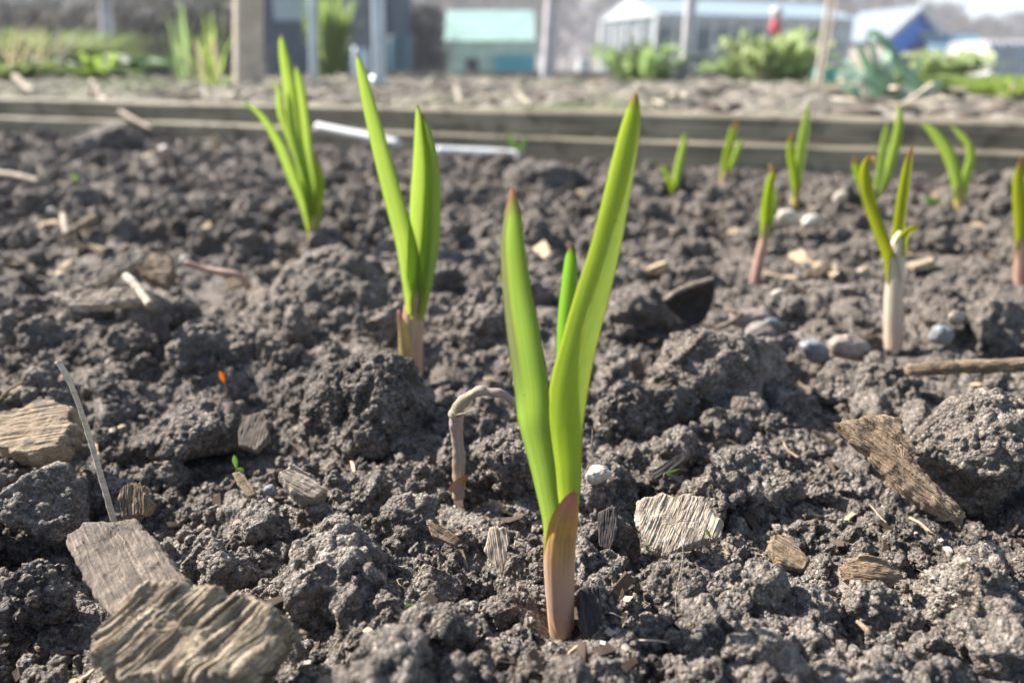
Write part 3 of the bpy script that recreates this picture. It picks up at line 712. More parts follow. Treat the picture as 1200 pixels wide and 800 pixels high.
# ------------------------------------------------------------------ garlic
GRN = (.27, .38, .08)
M['leaf_main'] = leaf_mat('garlic leaf', (.48, .38, .14), GRN, (.56, .40, .22), (.86, .98, .30), .10, .965, tip_w=.035, edge=(.38, .30, .08), vein=1.6)
M['leaf_main_l'] = leaf_mat('garlic leaf deep green', (.56, .34, .18), (.21, .33, .10), (.66, .44, .36), (.74, .88, .34), .13, .925, tip_w=.06, edge=(.30, .24, .08), strip=(.46, .46, .30), vein=1.6)
M['leaf_mid'] = leaf_mat('garlic leaf pale', (.20, .34, .04), (.21, .33, .08), (.45, .28, .18), (.6, .85, .25), .05, .95)
M['leaf_b'] = leaf_mat('garlic leaf fresh', (.42, .36, .12), (.24, .36, .10), (.55, .35, .22), (.80, .92, .36), .08, .97, vein=1.5)
M['leaf_y'] = leaf_mat('garlic leaf yellow tipped', (.40, .36, .10), (.32, .38, .07), (.55, .38, .2), (.65, .8, .12), .15, .86, edge=(.4, .33, .07))
M['leaf_olive'] = leaf_mat('garlic leaf olive', (.42, .38, .12), (.33, .37, .07), (.55, .38, .18), (.7, .75, .15), .15, .84, tip_w=.1, edge=(.42, .32, .09))
M['sheath_pink'] = leaf_mat('pink sheath', (.66, .42, .31), (.56, .36, .12), (.66, .22, .18), (.60, .34, .2), .70, .80, tip_w=.16, edge=(.52, .20, .13), tw=.18, vein=3.0, vs=17, vcol=(.52, .40, .30))
M['stem_main'] = stem_mat('striped sheath', (.60, .42, .27), (.58, .30, .20), (.38, .20, .12))
M['stem_b'] = stem_mat('pink brown sheath', (.50, .33, .24), (.52, .36, .18), (.36, .20, .14))
M['stem_white'] = stem_mat('white papery sheath', (.58, .44, .34), (.66, .60, .48), (.42, .32, .24))
M['stem_pink'] = stem_mat('dull pink sheath', (.46, .27, .22), (.50, .34, .22), (.36, .20, .17))
M['stem_yellow'] = stem_mat('yellow sheath', (.50, .36, .12), (.42, .42, .10), (.40, .26, .08))
M['bud'] = leaf_mat('bud sheath', (.56, .38, .27), (.52, .40, .2), (.60, .30, .22), (.5, .5, .15), .3, .8, tw=.25)
gG = 'garlic shoots in the bed'
# main shoot
B = gnd(656, 735); Yb = B[1]
g = empty('garlic_shoot', B, 'main garlic shoot in the centre foreground, three green leaves and a pink striped stem', 'garlic shoot', gG)
def pw(px, py, Y, w): q = at(px, py, Y); return q, w * pxsize(q) / 2
def stempts(L_):
    P, r = [], []
    for a in L_:
        q, rr = pw(*a); P.append(q); r.append(rr)
    return P, r
P_, r_ = stempts([(661, 775, Yb, 23), (660, 755, Yb, 26), (658, 735, Yb, 30), (656.5, 700, Yb - .0005, 33), (656.5, 660, Yb - .001, 35), (657, 632, Yb - .0005, 34), (657, 612, Yb, 30), (657, 596, Yb + .001, 22)])
tube('stem', P_, r_, M['stem_main'], g, n=28, res=60)
leaf('leaf', g, [(650, 650, Yb - .0035, 24), (647, 612, Yb - .0042, 22), (641.5, 582, Yb - .004, 24), (636, 552, Yb - .003, 29), (629, 520, Yb - .0015, 33), (623, 490, Yb, 38), (620, 455, Yb, 42), (612, 400, Yb + .001, 41), (604, 345, Yb + .001, 36), (599, 290, Yb + .001, 30), (600, 250, Yb, 20), (600.5, 228, Yb, 9), (601, 218, Yb, .5)],
     M['leaf_main_l'], arc=(15, 35, 50, 50, 50, 60, 75), concave=True, roll=(10, -10, -18, -15, -5), res=80, nc=21, label='left leaf, deep green with a rolled pale edge and red tip')
leaf('leaf', g, [(664, 640, Yb - .001, 18), (666.5, 605, Yb - .001, 22), (667, 580, Yb - .0005, 26), (666, 555, Yb, 33), (664, 525, Yb, 41), (664, 495, Yb, 46), (670, 449, Yb, 49), (682, 398, Yb, 46), (696, 346, Yb + .001, 43.5), (711, 290, Yb + .002, 38), (724, 230, Yb + .003, 33), (737, 165, Yb + .003, 27), (743, 130, Yb + .003, 17), (745, 116, Yb + .003, 8), (746, 108, Yb + .003, .5)],
     M['leaf_main'], arc=(15, 35, 30, 25, 25, 35, 60), concave=True, roll=(0, 15, 25, 20, 10), res=90, nc=21, label='tall right leaf, bright yellow green')
leaf('leaf', g, [(658, 560, Yb + .004, 14), (660, 450, Yb + .006, 17), (662, 380, Yb + .008, 18), (667, 330, Yb + .009, 18), (669, 300, Yb + .009, 13), (669, 284, Yb + .009, .5)],
     M['leaf_mid'], arc=60, res=40, label='short centre leaf')
# the sheath leaf with a pink tip, wrapping the stem front
leaf('sheath_leaf', g, [(661, 748, Yb - .0045, 22), (657, 718, Yb - .0055, 31), (655.5, 690, Yb - .006, 35), (655, 660, Yb - .0066, 37), (656, 641, Yb - .007, 38), (659, 622, Yb - .0076, 34.5), (664, 605, Yb - .008, 27), (668, 592, Yb - .008, 19), (672, 581.5, Yb - .0078, 11), (674.5, 576.5, Yb - .0075, 3)],
     M['sheath_pink'], arc=(88, 88, 88, 88, 80, 70, 60), concave=False, roll=(0, 0, 0, -4, -14, -20), res=70, nc=25, thick=.0005)
# second shoot
B = gnd(484, 437); Yc = B[1]
g = empty('garlic_shoot', B, 'second garlic shoot left of centre, one long left leaf and two upright folded leaves', 'garlic shoot', gG)
P_, r_ = stempts([(483, 450, Yc, 22), (483, 437, Yc, 24), (482.5, 410, Yc, 26), (484, 385, Yc, 26), (485, 360, Yc, 23), (487, 345, Yc, 18), (488, 335, Yc, 12)])
tube('stem', P_, r_, M['stem_b'], g, n=24, res=44)
leaf('leaf', g, [(485, 368, Yc - .0055, 16), (484, 345, Yc - .0035, 22), (478, 300, Yc, 25), (471, 270, Yc, 24), (461, 235, Yc, 23), (450, 195, Yc, 21), (441, 160, Yc, 19), (432, 125, Yc, 16), (424, 90, Yc, 12), (420, 72, Yc, 7), (418, 61, Yc, .5)], M['leaf_b'], arc=(80, 60, 45, 45, 45, 60), roll=(0, -12, -15), res=70, nc=17, label='long outer leaf leaning left')
leaf('leaf', g, [(487, 360, Yc + .002, 18), (488, 330, Yc + .003, 24), (490, 270, Yc + .004, 27), (491, 220, Yc + .004, 26), (491, 180, Yc + .004, 20), (490, 145, Yc + .004, 12), (489, 130, Yc + .004, 6), (489, 122, Yc + .004, .5)], M['leaf_b'], arc=(70, 75, 80, 80, 80), roll=(0, -20, -25), res=60, nc=17, label='upright inner leaf, folded')
leaf('leaf', g, [(489, 374, Yc - .005, 16), (494, 348, Yc - .003, 20), (502, 315, Yc, 22), (508, 280, Yc, 23), (510, 240, Yc, 22), (510, 205, Yc + .001, 19), (507, 175, Yc + .002, 16), (501, 152, Yc + .003, 11), (497, 140, Yc + .003, 6), (494, 133, Yc + .003, .5)], M['leaf_b'], arc=(80, 70, 75, 85, 85), roll=(0, 25, 35, 30), res=60, nc=17, label='upright outer leaf bowed right')
leaf('sheath_leaf', g, [(482, 442, Yc - .006, 23), (480, 415, Yc - .0068, 24), (476, 397, Yc - .0075, 17), (471, 380, Yc - .008, 9), (468, 368, Yc - .008, 5), (467, 362, Yc - .005, .5)], M['bud'], arc=(85, 85, 80, 70), concave=False, res=40, nc=17, thick=.0006)
# leftmost shoot
B = gnd(368, 288); Yd = B[1]
g = empty('garlic_shoot', B, 'leftmost garlic shoot, a tall fan of narrow leaves, one drooping left', 'garlic shoot', gG)
P_, r_ = stempts([(368, 300, Yd, 14), (368, 288, Yd, 15), (368, 272, Yd, 15), (368, 258, Yd, 12), (368, 248, Yd, 7)])
tube('stem', P_, r_, M['stem_yellow'], g, n=18, res=24)
for lab, pts_ in (('tall back leaf', [(367, 268, Yd, 11), (360, 225, Yd, 13), (350, 180, Yd, 14), (343, 140, Yd, 16), (338, 100, Yd, 15), (333, 70, Yd, 12), (330, 50, Yd, 7), (330, 40, Yd, .5)]),
             ('upright leaf', [(368, 266, Yd + .003, 10), (366, 220, Yd + .003, 12), (361, 180, Yd + .003, 11), (357, 140, Yd + .003, 11), (352, 105, Yd + .003, 11), (348, 85, Yd + .003, 6), (346, 76, Yd + .003, .5)]),
             ('drooping outer leaf', [(366, 272, Yd - .003, 11), (357, 240, Yd - .004, 13), (342, 205, Yd - .006, 13), (330, 175, Yd - .01, 12), (315, 148, Yd - .015, 9), (300, 130, Yd - .02, 6), (280, 116, Yd - .025, .5)]),
             ('yellowing right leaf', [(369, 270, Yd - .002, 10), (373, 240, Yd - .003, 12), (376, 215, Yd - .003, 10), (373, 195, Yd - .003, 7), (368, 178, Yd - .004, .5)]),
             ('slim inner leaf', [(366, 262, Yd + .002, 8), (353, 200, Yd + .004, 10), (330, 140, Yd + .006, 9), (326, 110, Yd + .006, 7), (322, 92, Yd + .006, .5)])):
    leaf('leaf', g, pts_, M['leaf_y'] if 'yellow' in lab else M['leaf_b'], arc=60, res=36, nc=11, roll=random.uniform(-25, 25), label=lab)
# right shoots
def shoot(base, stem, leaves, smat, lab, Yo=0):
    B = gnd(*base); Y = B[1] + Yo
    g = empty('garlic_shoot', B, lab, 'garlic shoot', gG)
    P_, r_ = stempts([(a, b_, Y, w) for a, b_, w in stem]); tube('stem', P_, r_, M[smat], g, n=16, res=28, rough=.05)
    for lf in leaves:
        m_, ll = lf[0], lf[1]
        leaf('leaf', g, [(a, b_, Y + (dy if dy else 0), w) for a, b_, w, dy in ll], M[m_], arc=60, res=34, nc=11, roll=random.uniform(-20, 20), **({'label': lf[2]} if len(lf) > 2 else {}))
    return g
shoot((1047, 396), [(1047, 408, 20), (1047, 396, 21), (1047, 360, 20), (1049, 325, 20), (1050, 300, 19), (1053, 284, 16), (1058, 272, 10)], [
    ('leaf_olive', [(1048, 330, 16, -.002), (1042, 300, 14, -.002), (1031, 270, 14, -.002), (1021, 240, 14, -.002), (1015, 215, 13, 0), (1014, 198, 11, 0), (1017, 188, 8, -.002), (1022, 184, 6, -.006), (1024, 192, 2, -.01)], 'orange brown hooked leaf'),
    ('leaf_olive', [(1052, 320, 12, .004), (1052, 285, 13, .004), (1056, 250, 13, .004), (1060, 220, 12, .004), (1065, 190, 9, .004), (1070, 170, 1, .004)], 'straight olive leaf'),
    ('leaf_olive', [(1056, 300, 16, -.004), (1058, 282, 14, -.004), (1065, 271, 9, -.005), (1072, 268, 7, -.006), (1078, 265, 1, -.006)], 'short withered tip')],
    'stem_white', 'garlic shoot with a thick white papery stem and hooked brownish leaf, right side')
shoot((1014, 263), [(1014, 272, 9), (1014, 263, 9), (1017, 245, 9), (1021, 230, 8), (1024, 220, 5)], [
    ('leaf_y', [(1017, 250, 7, 0), (1013, 228, 9, 0), (1006, 208, 9, 0), (1002, 194, 8, 0), (1001, 183, 2, 0)]),
    ('leaf_b', [(1020, 240, 8, 0), (1030, 215, 10, 0), (1035, 185, 10, 0), (1038, 160, 8, 0), (1040, 142, 1, 0)]),
    ('leaf_b', [(1022, 238, 8, .01), (1036, 212, 10, .01), (1046, 180, 11, .01), (1052, 150, 10, .01), (1054, 132, 6, .01), (1053, 121, 1, .01)])],
    'stem_pink', 'garlic shoot half hidden behind the white-stemmed one, two tall bright leaves')
shoot((887, 320), [(885, 332, 12), (887, 320, 12), (891, 300, 12), (896, 280, 11), (898, 268, 10), (899, 258, 6)], [
    ('leaf_y', [(897, 280, 11, -.002), (897, 255, 12, -.002), (899, 235, 12, -.002), (902, 215, 10, -.002), (905, 203, 8, -.002), (902, 193, 3, -.004)]),
    ('leaf_b', [(899, 275, 7, .003), (905, 250, 8, .003), (908, 232, 7, .003), (907, 222, 1, .003)])], 'stem_pink', 'short garlic shoot with a slanting pink stem and pale blunt tip')
shoot((931, 243), [(931, 250, 9), (931, 243, 10), (933, 230, 9), (935, 216, 8), (936, 208, 4)], [
    ('leaf_b', [(934, 232, 9, 0), (936, 205, 11, 0), (940, 175, 12, 0), (944, 150, 10, 0), (946, 134, 6, 0), (949, 118, 1, 0)]),
    ('leaf_y', [(933, 232, 7, -.003), (930, 205, 9, -.003), (926, 180, 8, -.003), (927, 162, 6, -.003), (929, 156, 1, -.003)])], 'stem_yellow', 'slim garlic shoot with one tall and one short leaf behind the pale stones')
shoot((848, 218), [(848, 224, 8), (848, 218, 8), (849, 208, 7), (850, 200, 5)], [
    ('leaf_y', [(848, 212, 8, 0), (851, 190, 9, 0), (856, 168, 9, 0), (861, 150, 8, 0), (863, 142, 2, 0)]),
    ('leaf_b', [(851, 205, 5, .004), (860, 188, 7, .004), (866, 172, 7, .004), (869, 163, 1, .004)])], 'stem_pink', 'small garlic shoot with a reddish back leaf beside the far boards')
shoot((790, 229), [(790, 236, 8), (790, 229, 8), (790, 222, 6)], [
    ('leaf_b', [(790, 228, 8, 0), (793, 205, 10, 0), (797, 185, 9, 0), (801, 168, 7, 0), (802, 155, 1, 0)]),
    ('leaf_y', [(789, 226, 5, -.004), (784, 212, 6, -.004), (778, 198, 5, -.004), (775, 190, 1, -.004)])], 'stem_yellow', 'small two-leaved garlic shoot just right of the main leaf tip')
shoot((1125, 252), [(1126, 260, 13), (1125, 252, 15), (1124, 240, 13), (1124, 228, 11), (1124, 218, 7)], [
    ('leaf_b', [(1124, 236, 10, 0), (1120, 210, 13, 0), (1112, 185, 14, 0), (1100, 165, 12, 0), (1090, 153, 9, 0), (1079, 145, 1, 0)]),
    ('leaf_b', [(1126, 234, 8, .004), (1132, 205, 11, .004), (1137, 186, 11, .004), (1134, 170, 8, .004), (1124, 158, 7, .004), (1113, 147, 1, .004)])], 'stem_yellow', 'garlic shoot with yellow stem base and two leaves bent left, far right')
shoot((1196, 322), [(1196, 334, 14), (1196, 322, 14), (1196, 305, 13), (1196, 290, 11), (1196, 280, 6)], [
    ('leaf_olive', [(1196, 300, 12, 0), (1195, 260, 15, 0), (1193, 230, 14, 0), (1193, 205, 11, 0), (1198, 182, 1, 0)]),
    ('leaf_y', [(1198, 300, 9, .005), (1205, 255, 11, .005), (1212, 215, 9, .005), (1215, 195, 1, .005)])], 'stem_pink', 'garlic shoot with orange edged leaf cut by the right edge')

# dead bent stem left of the main shoot
Yq = gnd(537, 575)[1]
g = empty('withered_stem', gnd(537, 575), 'dead bent purplish stem arching over, left of the main shoot', 'dead stem')
M['wither'] = stem_mat('withered stem', (.40, .36, .22), (.40, .27, .26), (.20, .13, .11), rough=.6)
P_, r_ = stempts([(538, 582, Yq, 15), (538, 570, Yq, 15), (538, 545, Yq, 14), (536, 520, Yq, 14), (534, 498, Yq, 15), (535, 482, Yq, 17)])
tube('upright_stalk', P_, r_, M['wither'], g, rough=.22, rs=260, n=26, res=60)
P_, r_ = stempts([(533, 488, Yq, 15), (540, 472, Yq, 13), (550, 464, Yq - .001, 11), (562, 459, Yq - .003, 13), (572, 459, Yq - .0035, 9), (584, 461, Yq - .004, 12), (595, 466, Yq - .004, 8), (602, 474, Yq - .003, 7)])
tube('bent_top', P_, r_, M['wither'], g, rough=.26, rs=240, n=26, res=60)
P_, r_ = stempts([(534, 487, Yq - .002, 5), (545, 484, Yq - .004, 2), (560, 480, Yq - .006, 1.2), (578, 486, Yq - .006, 1)])
tube('root_strand', P_, r_, M['wood_tan'], g, res=20, n=6)
leaf('dry_scale', g, [(530, 576, Yq - .003, 12), (537, 568, Yq - .004, 13), (545, 560, Yq - .005, 8), (549, 556, Yq - .005, 1)], M['sheath_pink'], res=14, nc=9)
# pink curved stem
g0 = gnd(290, 345, .012)
tube('pink_stem', [at(217, 308, g0[1]), at(240, 315, g0[1]), at(262, 319, g0[1] - .003), at(280, 323, g0[1] - .004), (at(290, 334, g0[1] - .004)), at(293, 350, g0[1] - .003)], [.0022, .0024, .0026, .0027, .0027, .0022],
     M['stem_pink'], res=40, rough=.08, label='pink curved fleshy stem lying behind on the left', cat='dead stem')

# seedlings
M['seed_g'] = leaf_mat('seedling leaf', (.16, .24, .10), (.26, .36, .16), (.25, .36, .14), (.40, .58, .22), .1, .97)
M['seed_o'] = leaf_mat('orange seedling leaf', (.5, .15, .06), (.62, .26, .03), (.6, .3, .05), (.8, .4, .05), .1, .97)
def seedling(base, lab, lv, m='seed_g', z=.01):
    B = gnd(*base, z); g = empty('seedling', B, lab, 'seedling', 'tiny seedlings'); Y = B[1]
    c = lv[0][0]
    P_, r_ = stempts([(base[0], base[1] + 4, Y, 1.6), (base[0], base[1], Y, 1.6), (c[0], c[1], Y, 1.4)]); tube('stalk', P_, r_, M['stem_pink'], g, n=8, res=8)
    for l_ in lv:
        leaf('leaf', g, [(a, b_, Y, w) for a, b_, w in l_], M[m], arc=25, res=18, nc=9, thick=.0003)
seedling((490, 718), 'tiny two-leaved green seedling in the foreground left of the main stem', [[(491, 712, 2), (484, 711, 8), (478, 710, 6), (475, 709, .6)], [(492, 711, 2), (498, 709, 9), (503, 708, 7), (506, 708, .6)]], z=.014)
seedling((277, 556), 'tiny bright green seedling beside the short round twig stub', [[(277, 548, 2), (276, 542, 6), (275, 537, 6), (274, 533, .6)], [(277, 549, 2), (281, 551, 8), (284, 553, 7), (286, 554, .6)]], z=.014)
seedling((265, 456), 'tiny orange seedling leaf in the bare soil at left', [[(263, 448, 2), (261, 443, 6), (259, 438, 5), (257, 435, .6)]], 'seed_o', z=.02)
seedling((778, 556), 'tiny feathery green seedling right of the cream pebble', [[(779, 554, 1), (787, 552, 2.5), (797, 549, .5)], [(779, 554, 1), (784, 556, 2.5), (790, 557, .5)]], z=.02)
seedling((1091, 244), 'small green seedling at the far right of the bed', [[(1091, 240, 4), (1088, 234, 9), (1085, 230, 1)], [(1092, 240, 4), (1097, 236, 9), (1102, 233, 1)]], z=.02)
seedling((87, 214), 'small lime seedling at the far left of the bed', [[(87, 211, 4), (88, 208, 8), (90, 205, 1)]], z=.03)
seedling((608, 180), 'yellow green seedling in front of the far boards at centre', [[(608, 178, 3), (600, 166, 7), (592, 157, 1)], [(609, 178, 3), (614, 168, 5), (617, 160, 1)]], z=.03)
seedling((832, 630), 'tiny green sprout on the pale torn wood chip', [[(832, 628, 2), (829, 623, 4), (827, 618, .5)]], z=.02)

# ------------------------------------------------------------------ boxes
def boxes(name, lst, m, parent=None, rot=0.0, bevel=.0, **kw):
    """lst of (x0,x1,y0,y1,z0,z1) in a frame centred on parent (rotated) or world"""
    V, Fs = [], []
    for i, (x0, x1, y0, y1, z0, z1) in enumerate(lst):
        V += [(x, y, z) for x in (x0, x1) for y in (y0, y1) for z in (z0, z1)]
        s = 8 * i; Fs += [[s, s + 1, s + 3, s + 2], [s + 4, s + 6, s + 7, s + 5], [s, s + 4, s + 5, s + 1], [s + 2, s + 3, s + 7, s + 6], [s, s + 2, s + 6, s + 4], [s + 1, s + 5, s + 7, s + 3]]
    me = mesh_np(name, np.array(V, float), np.array(Fs), False); me.materials.append(m)
    o = bpy.data.objects.new(name, me); link(o, parent, **kw)
    if bevel:
        b = o.modifiers.new('bevel', 'BEVEL'); b.width = bevel; b.segments = 2
    return o
def prism(name, prof, x0, x1, m, parent=None, **kw):
    """profile of (y, z) points extruded along x"""
    n = len(prof); V = [(x0, y, z) for y, z in prof] + [(x1, y, z) for y, z in prof]
    bm = bmesh.new(); vs = [bm.verts.new(v) for v in V]
    bm.faces.new(vs[:n]); bm.faces.new(vs[n:][::-1])
    for i in range(n): bm.faces.new([vs[i], vs[(i + 1) % n], vs[n + (i + 1) % n], vs[n + i]][::-1])
    bmesh.ops.recalc_face_normals(bm, faces=bm.faces)
    me = bpy.data.meshes.new(name); bm.to_mesh(me); bm.free(); me.materials.append(m)
    return link(bpy.data.objects.new(name, me), parent, **kw)

# ------------------------------------------------------------------ bed edging
M['board'] = wood_mat('edging board', (.12, .10, .07), (.27, .235, .165), (.42, .37, .27), .002, sc=.10, dirt=.5)
ex0, ey0, ex1, ey1 = -2.6, 1.585 + .375 * 2.6, 1.9, 1.585 - .375 * 1.9
ang = math.atan2(ey1 - ey0, ex1 - ex0); Ln = math.hypot(ex1 - ex0, ey1 - ey0)
ed = empty('bed_edging', (ex0, ey0, 0), 'low timber edging of two stacked mossy boards along the back of the bed', 'garden edging'); ed.rotation_euler = (0, 0, ang)
def board(z0, z1, y0, y1, seed):
    n = 160; xs = np.linspace(0, Ln, n); sec = [(y0, z0), (y0, z1 - .006), (y0 + .006, z1), (y1 - .006, z1), (y1, z1 - .006), (y1, z0)]
    V = np.array([[x, y, z] for x in xs for y, z in sec]); V[:, 2] += .004 * fbm(V * np.array([1, 0, 0]), 1.6, 3, seed); V[:, 1] += .004 * fbm(V * np.array([1, 0, 1]), 2.2, 3, seed + 3)
    me = mesh_np('board', V, grid_faces(n, 6, True)[:, ::-1], False); me.materials.append(M['board'])
    link(bpy.data.objects.new('board', me), ed)
board(-.06, .040, -.012, .035, 1); board(.043, .087, .002, .050, 5)
boxes('peg', [(2.05, 2.09, -.035, -.014, -.1, .04)], M['board'], ed)
M['whiteplast'] = plain('white weathered lath', (.60, .60, .60), .5, .4, .15, 30)
a, b_ = at(372, 148, 1.64), at(468, 168, 1.52); tube('white_lath', [a, (a + b_) / 2, b_], [.008, .009, .008], M['whiteplast'], n=8, label='white plastic strip leaning against the boards at left of centre', cat='plastic strip', group='white strips by the edging')
a, b_ = at(512, 176, 1.53), at(612, 181, 1.48); tube('white_lath', [a, (a + b_) / 2, b_], [.008, .009, .008], M['whiteplast'], n=8, label='white plastic strip lying level in front of the boards at centre', cat='plastic strip', group='white strips by the edging')
tube('dry_stalk', [at(108, 96, 2.3), at(122, 117, 2.08), at(150, 136, 1.92), at(180, 152, 1.78)], [.008, .010, .006, .003], M['wood_pale'], res=20, label='pale dry stalk hanging over the boards at the left', cat='dead stem')
tube('dry_stalk', [at(18, 90, 2.5), at(32, 103, 2.4), at(42, 112, 2.3)], [.010, .010, .008], M['wood_pale'], res=12, label='short pale stalk behind the boards at far left', cat='dead stem')

# ------------------------------------------------------------------ ground beyond
gy = np.r_[-8, -2, np.linspace(0, .8, 4), np.linspace(.9, 6, 210), 6 * (900 / 6) ** np.linspace(0, 1, 220)[1:]]
gx = np.r_[-900, -300, -120, -60, -30, np.linspace(-14, -4, 40), np.linspace(-3.9, 3.9, 300), np.linspace(4, 14, 40), 30, 60, 120, 300, 900]
GX, GY = np.meshgrid(gx, gy)
def ground_z(x, y):
    yy = y + .375 * np.clip(x, -3, 3) * np.clip((6 - y) / 4, 0, 1)
    return np.interp(yy, [-10, 1.622, 1.66, 2.3, 3.2, 4.5, 8, 14, 20, 40, 900], [-.09, -.09, .07, .095, .10, .085, 0, -.08, -.16, -.30, -.30])
GZ = ground_z(GX, GY)
Pn = np.stack([GX, GY, 0 * GX], -1).reshape(-1, 3)
msk = (GY + .375 * GX > 1.66)
GZ = GZ + msk * ((.014 * fbm(Pn, 9, 3) + .030 * (bumps(Pn, 17) - .3)).reshape(GX.shape)) * np.clip(14 / np.maximum(GY, 1), 0, 1)
m, nt = mat('allotment ground'); b = NB(nt); pos = b.n('ShaderNodeNewGeometry').outputs['Position']
c = b.ramp(b.noise(pos, 9, 5, .7), [(.36, (.085, .072, .058)), (.5, (.20, .175, .14)), (.64, (.38, .345, .285))])
gmask = b.ramp(b.noise(pos, .9, 4, .6), [(.5, 0.0), (.6, 1.0)]); c = b.mix(b.math('MULTIPLY', gmask, .7), c, (.09, .12, .04))
b.out(b.bsdf(c, .9, .2, b.bump(b.noise(pos, 30, 4, .7), .03))); M['ground'] = m
put('ground', np.stack([GX, GY, GZ], -1).reshape(-1, 3), grid_faces(len(gy), len(gx)), M['ground'], kind='structure')

# rubble and litter mass on the plot behind
def rubble(name, n, m, y0, y1, r0, r1, flat, seed, green=False):
    r = np.random.default_rng(seed); V0, F0 = ico(2); Vs, Fs = [], []
    y = y0 + (y1 - y0) * r.random(n) ** 1.5; x = (r.random(n) * 2 - 1) * y * .85; y = y - .375 * np.clip(x, -3, 3) * np.clip((6 - y) / 4, 0, 1); z = ground_z(x, y)
    for i in range(n):
        s = r0 * (r1 / r0) ** r.random(); sz = s * np.array([r.uniform(.7, 1.9), r.uniform(.5, 1), r.uniform(flat, 1) * .6])
        V = V0 * (1 + .25 * fbm(V0, 1.5, 2, i))[:, None] * sz; th = r.uniform(0, 6.3); ct, st = math.cos(th), math.sin(th)
        V = V @ np.array([[ct, st, 0], [-st, ct, 0], [0, 0, 1]]); Vs.append(V + [x[i], y[i], z[i] + s * .2]); Fs.append(F0 + len(V0) * i)
    put(name, np.vstack(Vs), np.vstack(Fs), m, kind='stuff')
M['rub'] = plain('pale rubble', (.31, .27, .22), .85, .2, .5, 6)
M['rubd'] = plain('dark clods', (.10, .08, .065), .9, .2, .5, 9)
rubble('gravel', 1500, M['rub'], 1.75, 7, .005, .022, .4, 3)
rubble('dark_gravel', 1500, M['rubd'], 1.75, 9, .006, .032, .4, 6)

def debris(n, seed):
    r = np.random.default_rng(seed); Vs, Fs = [], []
    base = np.array([[a, b, c] for a in (-1, 1) for b in (-1, 1) for c in (-1, 1)], float)
    fq = np.array([[0, 1, 3, 2], [4, 6, 7, 5], [0, 4, 5, 1], [2, 3, 7, 6], [0, 2, 6, 4], [1, 5, 7, 3]])
    y = 1.72 + 5 * r.random(n) ** 1.6; x = (r.random(n) * 2 - 1) * y * .85; yb = y - .375 * np.clip(x, -3, 3) * np.clip((6 - y) / 4, 0, 1); z = ground_z(x, yb)
    for i in range(n):
        L_ = r.uniform(.02, .11); w_ = r.uniform(.0018, .006); B = base * np.array([L_ / 2, w_, w_ * .7])
        rm = np.array(Matrix.Rotation(r.uniform(0, 6.28), 3, 'Z') @ Matrix.Rotation(r.uniform(-.6, .2), 3, 'Y'))
        Vs.append(B @ rm.T + [x[i], yb[i], z[i] + .02 + L_ * .12]); Fs.append(fq + 8 * i)
    put('straw', np.vstack(Vs), np.vstack(Fs), M['p_straw'], smooth=False, kind='stuff')
M['p_straw'] = plain('bleached straw', (.50, .44, .34), .8, .2, .3, 20)
debris(300, 51)

# ------------------------------------------------------------------ posts
def post(px0, px1, top, Y, base_py, m, label, name='post', cat='post', square=False, cap=False):
    z0 = float(ground_z(np.array([at(px0, base_py, Y)[0]]), np.array([Y]))[0]) - .05
    zt = at(px1, top, Y)[2]
    xb = at(px0, base_py, Y)[0]; xt = at(px1, top, Y)[0]
    return xb, xt, z0, zt
M['postwood'] = wood_mat('post wood', (.38, .30, .23), (.54, .45, .36), (.66, .57, .47), .001, sc=.15, dirt=.15)
M['galv'] = plain('galvanised metal', (.45, .50, .56), .35, .5, .15, 20, Metallic=.6)
M['greypost'] = plain('grey weathered post', (.50, .47, .49), .7, .3, .25, 14)
def pole(px_b, py_b, px_t, w_px, Y, m, label, name, cat, extra=None, group='posts and poles behind the bed', top=-90):
    A = at(px_b, py_b, Y); T_ = at(px_t, 0, Y); d = (T_ - A) / (T_[2] - A[2]); 
    gz = float(ground_z(np.array([A[0]]), np.array([Y]))[0]) - .04
    A0 = A + d * (gz - A[2]); B0 = A + d * (at(px_t, top, Y)[2] - A[2]); r = w_px * pxsize(A) / 2
    g = empty(name, A0, label, cat, group)
    tube('shaft', [A0, (A0 + B0) / 2, B0], [r, r * .98, r * .96], m, g, n=20, res=30, rough=.02, rs=20)
    if extra: extra(g, A0, B0, r, d)
    return g
def cap(mk):
    def f(g, A0, B0, r, d): tube('cap', [B0, B0 + d * r * .5], [r * 1.12, r * .8], M[mk], g, n=20, res=5)
    return f
def collar(mk):
    def f(g, A0, B0, r, d): tube('base_collar', [A0 + d * .04, A0 + d * .075], [r * 1.6, r * 1.5], M[mk], g, n=20, res=5); cap(mk)(g, A0, B0, r, d)
    return f
pole(291, 84, 291, 33, 2.9, M['postwood'], 'thick round tan wooden post behind the boards at left', 'wooden_post', 'post', cap('postwood'))
pole(367, 72, 366, 10, 4.2, M['galv'], 'thin pale metal pole just right of the thick wooden post', 'metal_pole', 'pole', cap('galv'))
pole(445, 101, 443, 15, 3.0, M['galv'], 'galvanised pole with a foot collar left of the green greenhouse', 'metal_pole', 'pole', collar('galv'))
pole(641, 93, 647, 15, 4.4, M['greypost'], 'grey post right of the green greenhouse', 'wooden_post', 'post', cap('greypost'))
pole(801, 101, 810, 13, 3.6, M['greypost'], 'leaning grey post in front of the long glasshouse', 'wooden_post', 'post', cap('greypost'))
pole(953, 122, 972, 6, 2.3, M['postwood'], 'thin tan cane leaning right in front of the glasshouse', 'bamboo_cane', 'cane', cap('postwood'))
pole(958, 118, 981, 3.5, 2.5, M['postwood'], 'slimmer second cane crossing close to the thin tan cane', 'bamboo_cane', 'cane', cap('postwood'))
pole(127, 62, 124, 14, 5, M['greypost'], 'grey stump-like post among weeds at upper left', 'wooden_post', 'post', cap('greypost'))

